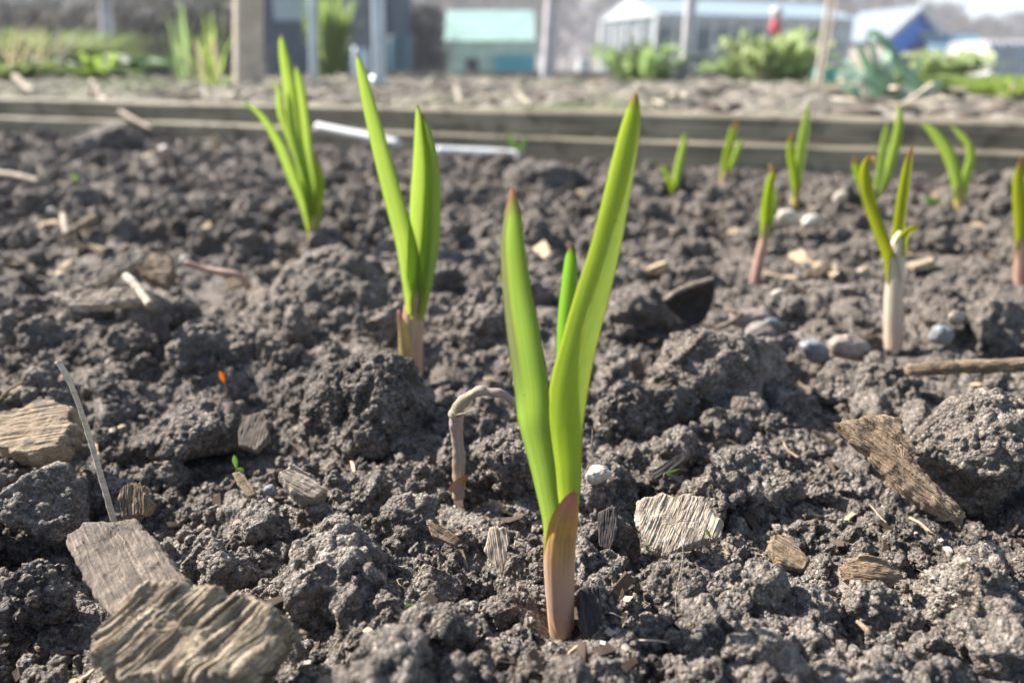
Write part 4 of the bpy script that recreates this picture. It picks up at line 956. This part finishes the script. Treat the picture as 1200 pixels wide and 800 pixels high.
# ------------------------------------------------------------------ plants behind
def blade_mat(name, c, tcol): return leaf_mat(name, tuple(x * .8 for x in c), c, tuple(min(1, x * 1.5) for x in c), tcol, .05, .9, edge=tuple(x * 1.1 for x in c), tw=.4, rough=.5)
M['p_green'] = blade_mat('weed green', (.15, .205, .085), (.3, .42, .14))
M['p_lime'] = blade_mat('lime leaf', (.27, .37, .08), (.45, .62, .14))
M['p_cab'] = blade_mat('cabbage leaf', (.26, .34, .20), (.4, .6, .2))
M['p_cabpale'] = blade_mat('pale cabbage leaf', (.36, .42, .24), (.5, .65, .3))
M['p_leek'] = blade_mat('leek leaf', (.34, .50, .44), (.5, .75, .6))
M['p_dry'] = blade_mat('dry stalks', (.42, .36, .24), (.5, .45, .3))
M['p_dark'] = blade_mat('dark leaf', (.05, .10, .04), (.12, .28, .05))
def blades(name, c, n, h, spread, w, m, parent, seed, droop=.4, up=1.0, broad=False):
    """one mesh: n leaf blades growing from around c"""
    r = np.random.default_rng(seed); Vs, Fs, UV = [], [], []; k = 0
    S = 7
    for i in range(n):
        th = r.uniform(0, 6.283); ro = spread * math.sqrt(r.random()) * .6; b0 = np.array(c) + [ro * math.cos(th), ro * math.sin(th), 0]
        a = th + r.uniform(-.9, .9); hh = h * r.uniform(.45, 1.0); out = spread * r.uniform(.3, 1.1); ww = w * r.uniform(.6, 1.2)
        side = np.array([-math.sin(a), math.cos(a), 0]); dr = np.array([math.cos(a), math.sin(a), 0])
        for s_ in range(S):
            t_ = s_ / (S - 1); p = b0 + dr * out * t_ ** 1.4 + np.array([0, 0, hh * (up * t_ - droop * t_ ** 3)])
            wd = ww * (math.sin(math.pi * min(1, .12 + t_ * .88)) ** .7 if broad else (1 - t_ ** 2.5) * (.5 + .5 * min(1, t_ * 4))) / 2 + 1e-4
            rf = .25 * ww * math.sin(t_ * 11 + i) if broad else 0
            Vs += [p - side * wd + [0, 0, wd * .5 + rf], p, p + side * wd + [0, 0, wd * .5 - rf]]
            UV += [(0, t_), (.5, t_), (1, t_)]
            if s_ < S - 1:
                q = k + s_ * 3; Fs += [[q, q + 1, q + 4, q + 3], [q + 1, q + 2, q + 5, q + 4]]
        k += 3 * S
    return put(name, np.array(Vs), np.array(Fs), m, parent, uv=np.array(UV))
def gp(px, py, Y):
    q = at(px, py, Y); q[2] = float(ground_z(np.array([q[0]]), np.array([Y]))[0]); return q
def plant(name, px, py, Y, label, cat, specs, group=None):
    c = gp(px, py, Y); g = empty(name, c, label, cat, group)
    for i, (pn, n, h, sp, w, mk, dr, up, br) in enumerate(specs): blades(pn, c, n, h, sp, w, M[mk], g, int(px) + i * 7, dr, up, br)
    tube('stalk', [c - [0, 0, .02], c + [0, 0, specs[0][2] * .35]], [.008, .005], M['p_dry'], g, n=8, res=5)
    return g
vg = 'vegetables on the plot behind'
plant('kale_plant', 752, 100, 3.6, 'bushy green kale left of the leaning grey post', 'vegetable plant', [('foliage', 40, .25, .20, .05, 'p_cab', .5, 1.15, True), ('young_leaves', 26, .26, .10, .035, 'p_green', .2, 1.1, True)], vg)
plant('cabbage_plant', 895, 100, 3.4, 'pale silvery cabbage in front of the long glasshouse', 'vegetable plant', [('foliage', 46, .30, .20, .075, 'p_cabpale', .5, 1.2, True), ('outer_leaves', 30, .20, .24, .05, 'p_cab', .6, 1.1, True)], vg)
plant('cabbage_plant', 1085, 118, 3.0, 'yellowish cabbage right of the leek', 'vegetable plant', [('foliage', 44, .20, .17, .055, 'p_cabpale', .5, 1.1, True), ('outer_leaves', 40, .15, .22, .022, 'p_green', .5, 1.1, False)], vg)
plant('cabbage_plant', 1000, 118, 2.8, 'small blue green cabbage left of the leek', 'vegetable plant', [('foliage', 12, .09, .07, .02, 'p_leek', .4, 1.1, True)], vg)
plant('leafy_weed', 1130, 132, 2.2, 'low bright green weed behind the boards at right', 'weed', [('foliage', 110, .09, .16, .018, 'p_green', .4, 1, False)], 'weeds behind the edging')
plant('leafy_weed', 1180, 132, 2.0, 'low lime green weed at the right edge behind the boards', 'weed', [('foliage', 90, .09, .14, .012, 'p_lime', .4, 1, False)], 'weeds behind the edging')
plant('leafy_weed', 700, 112, 3.0, 'small pale weed tuft left of the kale', 'weed', [('foliage', 24, .05, .05, .012, 'p_dry', .4, 1, False)], 'weeds behind the edging')
plant('grass_tuft', 50, 92, 4.2, 'mixed green weeds at the upper left', 'weed', [('foliage', 700, .40, .42, .016, 'p_green', .35, 1, False), ('dark_leaves', 240, .24, .5, .035, 'p_dark', .5, 1, True), ('dry_blades', 120, .36, .45, .012, 'p_dry', .3, 1, False)], 'weeds behind the edging')
plant('grass_tuft', 8, 90, 3.6, 'tall straw coloured stalks at the upper left corner', 'weed', [('stalks', 60, .36, .35, .010, 'p_dry', .1, 1, False), ('foliage', 90, .16, .25, .03, 'p_green', .4, 1, True)], 'weeds behind the edging')
plant('leafy_weed', 112, 62, 3.6, 'bright lime leafed weed beside the grey stump-like post', 'weed', [('foliage', 16, .19, .09, .05, 'p_lime', .5, 1.1, True), ('lower_leaves', 40, .10, .12, .03, 'p_green', .5, 1.1, True)], 'weeds behind the edging')
plant('leek_plant', 213, 70, 3.8, 'upright pale leek left of the thick wooden post', 'vegetable plant', [('foliage', 9, .42, .09, .022, 'p_cab', .1, 1, False)], vg)
plant('leek_plant', 246, 78, 3.5, 'yellowing leek next to the thick wooden post', 'vegetable plant', [('foliage', 12, .42, .10, .022, 'p_lime', .1, 1, False), ('dry_leaves', 8, .3, .12, .02, 'p_dry', .3, 1, False)], vg)
plant('green_shrub', 388, 72, 5.0, 'small fresh green shrub behind the thin metal pole', 'shrub', [('foliage', 120, .62, .14, .04, 'p_green', .2, 1, True), ('new_leaves', 30, .68, .12, .03, 'p_lime', .2, 1, True)])
plant('leafy_weed', 255, 84, 3.0, 'yellow leaf cluster at the foot of the thick wooden post', 'weed', [('foliage', 14, .06, .05, .03, 'p_lime', .5, 1, True)], 'weeds behind the edging')
# the leek with strap leaves
Yl = 1.9; c = gp(1042, 138, Yl); g = empty('leek_plant', c, 'large blue green leek with bent strap leaves at right', 'vegetable plant', vg)
tube('shank', [c - [0, 0, .02], c + [0, 0, .06]], [.016, .015], M['p_cab'], g, n=14, res=8)
for lv in ([(1044, 128, 12), (1042, 100, 12), (1040, 75, 10), (1037, 55, 5), (1036, 48, 1)], [(1040, 118, 7), (1026, 70, 7), (1019, 40, 7), (1034, 46, 9), (1054, 74, 12), (1080, 108, 11), (1104, 138, 2)],
           [(1038, 128, 9), (1018, 100, 9), (1000, 78, 7), (988, 70, 1)], [(1050, 128, 8), (1064, 102, 8), (1076, 78, 5), (1082, 62, 1)], [(1036, 130, 9), (1014, 116, 11), (1000, 106, 9), (984, 100, 1)], [(1046, 130, 9), (1070, 118, 11), (1092, 104, 8), (1106, 96, 1)], [(1034, 130, 8), (1022, 90, 10), (1010, 62, 8), (1004, 50, 1)]):
    leaf('leaf', g, [(a, b_, Yl + random.uniform(-.03, .03), w) for a, b_, w in lv], M['p_leek'], arc=45, res=34, nc=9, thick=.0012)
# tub
M['teal'] = plain('teal plastic', (.10, .42, .38), .4, .5, .1, 5); M['bluep'] = plain('blue plastic', (.04, .14, .42), .45, .5, .1, 5)
c = gp(963, 118, 3.0); g = empty('plastic_tub', c, 'small teal plastic tub beside the thin cane', 'tub')
tube('bowl', [c, c + [0, 0, .03], c + [0, 0, .052]], [.03, .041, .045], M['teal'], g, n=24, res=12); tube('rim', [c + [0, 0, .052], c + [0, 0, .058]], [.049, .048], M['teal'], g, n=24, res=4)

# bramble hedge
def bush(name, px0, px1, pyt, Y, n, m, label, cat, seed, h=None, group=None, leafm=None):
    a = gp(px0, 95, Y); b2 = gp(px1, 95, Y); zt = at((px0 + px1) / 2, pyt, Y)[2]; r = np.random.default_rng(seed)
    g = empty(name, (a + b2) / 2, label, cat, group); H = zt - a[2]
    Vs, Fs = [], []
    for i in range(n):
        x = a[0] + (b2[0] - a[0]) * r.random(); y = Y + r.normal() * .12 * (b2[0] - a[0]); z = a[2]; p = np.array([x, y, z]); d = np.array([r.normal() * .35, r.normal() * .35, 1.0]); hh = H * r.uniform(.4, 1.05)
        w = .006 * Y / 6; S = 6
        k = len(Vs)
        for s_ in range(S):
            t_ = s_ / (S - 1); q = p + unit(d) * hh * t_ + np.array([0, 0, -.35 * hh * t_ ** 3 * abs(d[0])]); 
            for e in (0, 2.09, 4.19): Vs.append(q + w * (1.1 - t_) * np.array([math.cos(e), math.sin(e), 0]))
            if s_ < S - 1:
                for e in range(3): Fs.append([k + s_ * 3 + e, k + s_ * 3 + (e + 1) % 3, k + s_ * 3 + 3 + (e + 1) % 3, k + s_ * 3 + 3 + e])
    put('twigs', np.array(Vs), np.array(Fs), m, g)
    if leafm:
        Vs, Fs = [], []
        for i in range(n * 8):
            p = np.array([a[0] + (b2[0] - a[0]) * r.random(), Y + r.normal() * .12 * (b2[0] - a[0]), a[2] + H * r.random() ** 1.2]); s = .028 * Y / 6 * r.uniform(.6, 1.5)
            u = unit(r.normal(size=3)); v = unit(np.cross(u, r.normal(size=3))); k = len(Vs)
            Vs += [p - u * s, p + v * s * .5, p + u * s, p - v * s * .5]; Fs.append([k, k + 1, k + 2, k + 3])
        put('foliage', np.array(Vs), np.array(Fs), leafm, g, smooth=False)
    return g
M['twig'] = plain('winter twigs', (.30, .26, .23), .9, .2, .3, 3)
M['dullleaf'] = plain('dull bramble leaves', (.30, .28, .25), .8, .3, .5, 3)
bush('bramble_bush', 130, 300, -6, 7.5, 700, M['twig'], 'grey brown bramble thicket left of the thick wooden post', 'bush', 5, leafm=M['dullleaf'])
bush('bramble_bush', -60, 128, 2, 8.0, 600, M['twig'], 'dull bare thicket behind the weeds at the upper left corner', 'bush', 15, leafm=M['dullleaf'])
bush('bare_shrub', 462, 520, 6, 17, 260, M['twig'], 'bare twiggy shrub left of the green greenhouse', 'bush', 6, leafm=M['dullleaf'])

# ------------------------------------------------------------------ buildings
def frame_root(name, px, Y, label, cat, yaw=0, group=None):
    c = gp(px, 90, Y); g = empty(name, c, label, cat, group); g.rotation_euler = (0, 0, yaw); return g, pxsize(c)
M['mint'] = plain('mint green netting', (.38, .56, .48), .6, .3, .15, 3, bumpd=.01)
M['mintpale'] = plain('pale green cover', (.42, .56, .48), .6, .3, .2, 3)
M['tealw'] = plain('teal sheet', (.05, .36, .42), .5, .3, .15, 3)
M['white'] = plain('white paint', (.55, .56, .57), .5, .4, .08, 3)
M['darkin'] = plain('dark interior', (.06, .06, .06), .9, .1, .3, 4)
M['slate'] = plain('slate blue boarding', (.075, .095, .135), .8, .3, .15, 4)
M['roofgrey'] = plain('grey felt roof', (.16, .17, .19), .8, .3, .2, 4)
M['blue'] = plain('blue paint', (.03, .19, .70), .5, .4, .15, 3)
M['timber'] = plain('grey brown boarding', (.30, .26, .22), .8, .3, .25, 6)
def glass_mat(name, c, a=.35, ro=.16):
    m, nt = mat(name); b = NB(nt)
    t_ = b.n('ShaderNodeBsdfTransparent'); p = b.bsdf(c, ro, .5); mx = b.n('ShaderNodeMixShader'); mx.inputs[0].default_value = 1 - a
    b.l(t_.outputs[0], mx.inputs[1]); b.l(p, mx.inputs[2]); b.out(mx.outputs[0]); return m
M['glass'] = glass_mat('greenhouse glass', (.30, .36, .40), .8)
M['polyc'] = glass_mat('polycarbonate sheet', (.46, .56, .62), .35, .5)

# mint greenhouse
g, s = frame_root('green_greenhouse', 574, 22, 'mint green covered greenhouse with a teal panel at its base', 'greenhouse')
W, H1, H2, D = 53 * s, 42 * s, 77 * s, 2.2
boxes('wall', [(-W, W, 0, .04, 0, H1), (-W, W, D, D + .04, 0, H1), (-W, -W + .04, .04, D, 0, H1), (W - .04, W, .04, D, 0, H1)], M['mintpale'], g)
prism('roof', [(-.08, H1 + .003), (D / 2, H2), (D + .12, H1 + .003), (D + .08, H1 - .05), (D / 2, H2 - .07), (0, H1 - .05)], -W * .98, W * .98, M['mint'], g)
for sx in (-1, 1): prism('gable', [(.02, H1 - .02), (D / 2, H2 - .09), (D, H1 - .02)], sx * W * .93 - .02, sx * W * .93 + .02, M['mintpale'], g)
boxes('teal_panel', [(.12 * W, .98 * W, -.08, -.03, .02, H1 * .62)], M['tealw'], g)
boxes('door', [(-.52 * W, -.25 * W, -.03, -.004, .02, H1 * .55)], M['darkin'], g)
for k in range(7): x = -W + 2 * W * k / 6; boxes('frame_post', [(x - .02, x + .02, -.025, -.001, 0, H1)], M['mintpale'], g)

# long glasshouse
g, s = frame_root('long_glasshouse', 765, 18, 'long white framed glasshouse with a low roof', 'greenhouse', yaw=R(22))
W, H1, H2, D = 2.85, 1.30, 1.74, 2.6
g.location.x += W * math.cos(R(22)); g.location.y += W * math.sin(R(22))
xs = np.linspace(-W, W, 12)
boxes('frame', [(x - .035, x + .035, -.03, .03, 0, H1) for x in xs] + [(-W, W, -.034, .034, H1, H1 + .07), (-W, W, -.034, .034, .42 * H1, .42 * H1 + .05)] + [(x - .03, x + .03, D - .03, D + .03, 0, H1) for x in xs] + [(-W, W, D - .034, D + .034, H1, H1 + .07)], M['white'], g)
boxes('base_wall', [(-W, W, -.02, .02, 0, .2)], M['timber'], g)
for a, b2 in zip(xs[:-1], xs[1:]): boxes('pane', [(a + .036, b2 - .036, -.005, .005, .201, H1 - .002)], M['glass'], g)
prism('roof', [(-.1, H1 + .075), (D / 2, H2 + .075), (D + .1, H1 + .075), (D + .1, H1 + .12), (D / 2, H2 + .12), (-.1, H1 + .12)], -W, W, M['polyc'], g)
boxes('ridge', [(-W, W, D / 2 - .04, D / 2 + .04, H2 + .122, H2 + .17)], M['white'], g)
for sx in (-1, 1): prism('gable', [(0, H1 + .072), (D / 2, H2 + .07), (D, H1 + .072)], sx * (W - .03) - .02, sx * (W - .03) + .02, M['white'], g); 
boxes('end_wall', [(-W - .004, -W + .012, .04, D - .04, 0, H1)], M['glass'], g); boxes('end_frame', [(-W - .03, -W - .005, y_ - .025, y_ + .025, 0, H1) for y_ in (.05, .65, 1.3, 1.95, 2.55)] + [(-W - .035, -W - .006, .02, D - .02, H1 * .45, H1 * .45 + .05)], M['white'], g); boxes('end_wall', [(W - .012, W + .004, .04, D - .04, 0, H1)], M['polyc'], g)
boxes('staging', [(-W + .3, W - .3, D - .8, D - .15, .5, .54)] + [(x - .03, x + .03, D - .8, D - .74, 0, .5) for x in xs[1:-1:2]], M['timber'], g)
boxes('back_screen', [(-W * .5, W * .98, D - .1, D - .06, 0, H1 * .96)], plain('dull green screen', (.07, .13, .13), .8, .2, .4, 2), g)

# blue shed
M['roofpale'] = plain('pale grey roofing', (.20, .23, .28), .7, .3, .15, 4)
g, s = frame_root('blue_shed', 1062, 25, 'blue shed with a white edged gable roof', 'shed', yaw=R(10))
W, H1, H2, D = 34 * s, 46 * s, 76 * s, 2.8
boxes('wall', [(-W, W, 0, .05, 0, H1)], M['blue'], g)
boxes('side_wall', [(-W + .003, -W + .05, .052, D, 0, H1)], M['timber'], g); boxes('side_wall', [(W - .05, W - .003, .052, D, 0, H1)], M['timber'], g); boxes('back_wall', [(-W, W, D, D + .05, 0, H1)], M['timber'], g)
bm = bmesh.new()
def gable(y, x, m_, nm):
    bm = bmesh.new(); vs = [bm.verts.new(v) for v in ((-x, y, H1 + .002), (x, y, H1 + .002), (0, y, H2 - .02), (-x, y + .05, H1 + .002), (x, y + .05, H1 + .002), (0, y + .05, H2 - .02))]
    for f in ((0, 1, 2), (5, 4, 3), (0, 3, 4, 1), (1, 4, 5, 2), (2, 5, 3, 0)): bm.faces.new([vs[i] for i in f])
    me = bpy.data.meshes.new(nm); bm.to_mesh(me); bm.free(); me.materials.append(m_); link(bpy.data.objects.new(nm, me), g)
gable(0, W, M['blue'], 'gable'); 
def rslope(sx, m_, nm, y0, y1, t0, t1):
    e = 1.18; bm = bmesh.new()
    P2 = [(0, H2 + t0), (sx * W * e, H1 - (e - 1) * (H2 - H1) + t0), (sx * W * e, H1 - (e - 1) * (H2 - H1) + t1), (0, H2 + t1)]
    vs = [bm.verts.new((x, y, z)) for y in (y0, y1) for x, z in P2]
    for f in ((0, 1, 2, 3), (7, 6, 5, 4), (0, 4, 5, 1), (1, 5, 6, 2), (2, 6, 7, 3), (3, 7, 4, 0)): bm.faces.new([vs[i] for i in f])
    bmesh.ops.recalc_face_normals(bm, faces=bm.faces)
    me = bpy.data.meshes.new(nm); bm.to_mesh(me); bm.free(); me.materials.append(m_); link(bpy.data.objects.new(nm, me), g)
for sx in (-1, 1): rslope(sx, M['roofpale'], 'roof', -.15, D + .15, 0, .06); rslope(sx, M['white'], 'bargeboard', -.21, -.155, -.12, .08)
boxes('door', [(-.1, .65, -.03, -.003, .02, H1 * .8)], plain('dark blue door', (.02, .07, .25), .5, .4, .1, 3), g)
boxes('finial', [(-.04, .04, -.2, -.14, H2 + .09, H2 + .25)], M['white'], g)
# pale greenhouse right of shed
M['polyb'] = glass_mat('blue tinted glazing', (.20, .33, .42), .3, .6)
g, s = frame_root('glass_greenhouse', 1122, 24, 'pale blue glazed greenhouse right of the blue shed', 'greenhouse')
W, H1, H2, D = 35 * s, 32 * s, 50 * s, 1.9
boxes('wall', [(-W, W, 0, .03, 0, H1), (-W, W, D, D + .03, 0, H1), (-W, -W + .03, .03, D, 0, H1), (W - .03, W, .03, D, 0, H1)], M['polyc'], g)
prism('roof', [(-.05, H1 + .003), (D / 2, H2), (D + .05, H1 + .003), (D + .03, H1 - .03), (D / 2, H2 - .04), (0, H1 - .03)], -W, W * .96, M['polyb'], g)
boxes('frame', [(x - .02, x + .02, -.02, -.002, 0, H1) for x in np.linspace(-W, W, 6)] + [(-W, W, D / 2 - .03, D / 2 + .03, H2 + .003, H2 + .05), (-W, W, -.024, -.003, H1 * .98, H1 + .03)], M['white'], g)
# white ribbed cold frame
m, nt = mat('white plastic cover'); b = NB(nt); t_ = b.n('ShaderNodeBsdfTranslucent'); t_.inputs['Color'].default_value = (.85, .87, .88, 1)
mx = b.n('ShaderNodeMixShader'); mx.inputs[0].default_value = .6; b.l(b.bsdf((.75, .76, .77), .45, .4), mx.inputs[1]); b.l(t_.outputs[0], mx.inputs[2]); b.out(mx.outputs[0]); M['cover'] = m
g, s = frame_root('cold_frame', 1205, 9, 'white ribbed plastic cloche cover at the right edge', 'cloche')
W, H1, D = 44 * s, 46 * s, 1.2
prism('cover', [(0, 0), (.22, H1), (D - .22, H1), (D, 0), (D - .02, 0), (D - .235, H1 - .015), (.235, H1 - .015), (.02, 0)], -W, W, M['cover'], g)
for k in range(12): x = -W + 2 * W * (k + .5) / 12; prism('rib', [(-.012, 0), (.208, H1 + .012), (D - .208, H1 + .012), (D + .012, 0)], x - .012, x + .012, M['greypost'] if k % 3 == 0 else M['white'], g)
# slate shed on the left
g, s = frame_root('dark_shed', 388, 14, 'dark slate blue shed behind the green shrub', 'shed')
W, H1, D = 76 * s, 120 * s, 2.6
boxes('wall', [(-W, W, 0, .05, 0, H1), (-W, W, D, D + .05, 0, H1), (-W, -W + .05, .05, D, 0, H1), (W - .05, W, .05, D, 0, H1)], M['slate'], g)
boxes('cladding_strip', [(-W, W, -.016, -.002, z, z + .02) for z in np.arange(.15, H1 - .1, .15)], M['slate'], g)
prism('roof', [(-.15, H1 + .003), (D + .2, H1 + .25), (D + .2, H1 + .31), (-.15, H1 + .06)], -W - .1, W + .1, M['roofgrey'], g)
boxes('door', [(.25, 1.0, -.05, -.02, .03, 1.85)], M['roofgrey'], g)
boxes('window', [(-.9, -.2, -.04, -.018, 1.0, 1.6)], M['polyc'], g)
# barrels
def barrel(px, py, Y, w, h, mk, label):
    c = gp(px, py, Y); s = pxsize(c); r = w * s / 2; H = h * s; g = empty('water_barrel', c, label, 'barrel', 'plastic barrels')
    tube('drum', [c, c + [0, 0, H * .15], c + [0, 0, H * .5], c + [0, 0, H * .85], c + [0, 0, H]], [r * .86, r * .97, r, r * .97, r * .88], M[mk], g, n=28, res=24)
    tube('lid', [c + [0, 0, H], c + [0, 0, H + .04]], [r * .93, r * .9], M[mk], g, n=28, res=4)
M['darkteal'] = plain('dark teal plastic', (.03, .09, .12), .4, .5, .2, 3)
barrel(470, 90, 13, 28, 46, 'darkteal', 'dark teal water barrel right of the slate shed')
barrel(424, 90, 12, 20, 34, 'galv', 'pale grey bin in front of the slate shed')
barrel(683, 92, 12, 16, 22, 'white', 'white tub standing between the grey posts')
barrel(1029, 100, 6, 12, 12, 'bluep', 'small blue tub behind the leek')
# cane with red and white cap
g = pole(908, 92, 909, 3.5, 9, M['white'], 'white cane topped with a red and white marker by the glasshouse', 'marker_cane', 'cane', None, 'posts and poles behind the bed', top=16)
q = at(908.5, 30, 9); M['red'] = plain('red plastic', (.55, .08, .09), .5, .4, .1, 3)
tube('red_marker', [q - [0, 0, .09], q, q + [0, 0, .07]], [.05, .06, .04], M['red'], g, n=16, res=8)
tube('white_marker', [q + [0, 0, .075], q + [0, 0, .15], q + [0, 0, .2]], [.05, .07, .03], M['white'], g, n=16, res=8)
# low board of the next bed
bd = empty('bed_edging', gp(620, 96, 5.2), 'dark low edging board of the next bed, behind the strips', 'garden edging'); boxes('board', [(-1.1, 1.3, 0, .04, -.03, .07)], M['timber'], bd)

# ------------------------------------------------------------------ far woodland
M['wood_far'] = plain('bare woodland', (.13, .10, .085), .95, .1, .35, .15)
M['wood_far2'] = plain('bare woodland twigs', (.20, .155, .13), .95, .1, .4, .12)
def woods():
    r = np.random.default_rng(77); Vs, Fs = [], []; V2, F2 = [], []
    sky = lambda px: np.interp(px, [-400, 300, 640, 900, 1030, 1100, 1130, 1200, 1500], [-40, -30, -24, -16, -2, 6, 26, 22, 40])
    for i in range(330):
        px = r.uniform(-500, 1700); Y = r.uniform(85, 150); top = sky(px) + r.uniform(-6, 14); zt = at(px, top, Y)[2]; c = at(px, 80, Y); c[2] = -.3; H = max(3, zt + .3)
        k = len(Vs); w = .16
        for t_, ww in ((0, w), (.75, w * .4)):
            for e in range(4): Vs.append(c + [ww * math.cos(e * 1.57), ww * math.sin(e * 1.57), H * t_])
        for e in range(4): Fs.append([k + e, k + (e + 1) % 4, k + 4 + (e + 1) % 4, k + 4 + e])
        Rr = H * r.uniform(.3, .5)
        n = 190
        th = r.uniform(0, 6.28, n); rr = np.sqrt(r.random(n)); hz = r.random(n) ** .7
        for a, b2, hh in zip(th, rr, hz):
            wid = Rr * math.sin(math.pi * min(.95, .15 + hh * .85)) 
            p = c + np.array([wid * b2 * math.cos(a), wid * b2 * math.sin(a), H * (.12 + .88 * hh)]); L_ = H * r.uniform(.06, .16); d = unit([math.cos(a) * .7 + r.normal() * .3, math.sin(a) * .7 + r.normal() * .3, 1]) * L_
            sd = unit(np.cross(d, [r.normal(), 1, .1])) * L_ * .16; k = len(V2); V2 += [p - sd, p + sd, p + d]; F2.append([k, k + 1, k + 2])
    put('woodland_trunks', np.array(Vs), np.array(Fs), M['wood_far'], kind='stuff'); put('woodland', np.array(V2), np.array(F2), M['wood_far2'], kind='stuff', smooth=False)
woods()
# wooded slope behind
hx = np.linspace(-420, 420, 120); hy = np.linspace(160, 420, 40); HX, HY = np.meshgrid(hx, hy)
Ph = np.stack([HX, HY, 0 * HX], -1).reshape(-1, 3)
ramp_ = np.clip((HY - 160) / 110, 0, 1); ramp_ = ramp_ * ramp_ * (3 - 2 * ramp_)
pxh = 600 + HX / HY * F / .94
prof = np.interp(pxh, [-400, 300, 700, 950, 1080, 1140, 1200, 1600], [30, 27, 23, 19, 13.0, 10.5, 9.5, 7])
HZ = -.5 + ramp_ * prof * (HY / 270) + (ramp_ * 2.2 * bumps(Ph, .08).reshape(HX.shape)) + (ramp_ * 1.2 * fbm(Ph, .03, 3).reshape(HX.shape))
put('hillside', np.stack([HX, HY, HZ], -1).reshape(-1, 3), grid_faces(40, 120), M['wood_far2'], kind='structure')

# ------------------------------------------------------------------ light
SUN_AZ = R(-64)      # measured from +Y towards +X: the sun stands behind and to the left
SUN_EL = R(38)
w = bpy.data.worlds.new('World'); scene.world = w; w.use_nodes = True; nt = w.node_tree
sk = nt.nodes.new('ShaderNodeTexSky'); sk.sky_type = 'NISHITA'; sk.sun_disc = False; sk.sun_elevation = SUN_EL; sk.sun_rotation = SUN_AZ; sk.air_density = 1.0; sk.dust_density = .8; sk.ozone_density = 1.5
nt.links.new(sk.outputs[0], nt.nodes['Background'].inputs[0]); nt.nodes['Background'].inputs[1].default_value = .055
sd = bpy.data.lights.new('sun', 'SUN'); sd.energy = 5.0; sd.angle = R(.6); sd.color = (1, .95, .88)
so = bpy.data.objects.new('sun', sd); COL.objects.link(so)
dirv = Vector((math.sin(SUN_AZ) * math.cos(SUN_EL), math.cos(SUN_AZ) * math.cos(SUN_EL), math.sin(SUN_EL)))
so.rotation_euler = dirv.to_track_quat('Z', 'Y').to_euler(); so.location = (-3, 3, 5)
# air
HAZE = .0028
hz = boxes('haze', [(-450, 450, -6, 450, -1.6, 60)], None or M['white'], kind='stuff')
m, nt = mat('haze'); b = NB(nt); pv = b.n('ShaderNodeVolumePrincipled'); pv.inputs['Color'].default_value = (.85, .9, 1, 1); pv.inputs['Density'].default_value = HAZE
o = b.n('ShaderNodeOutputMaterial'); b.l(pv.outputs[0], o.inputs['Volume']); hz.data.materials.clear(); hz.data.materials.append(m)

scene.view_settings.view_transform = 'Standard'; scene.view_settings.look = 'None'; scene.view_settings.gamma = 1; scene.view_settings.exposure = 1.85
scene.render.engine = 'CYCLES'; scene.cycles.use_denoising = True; scene.cycles.max_bounces = 6; scene.cycles.diffuse_bounces = 3; scene.cycles.volume_bounces = 0; scene.cycles.transparent_max_bounces = 12
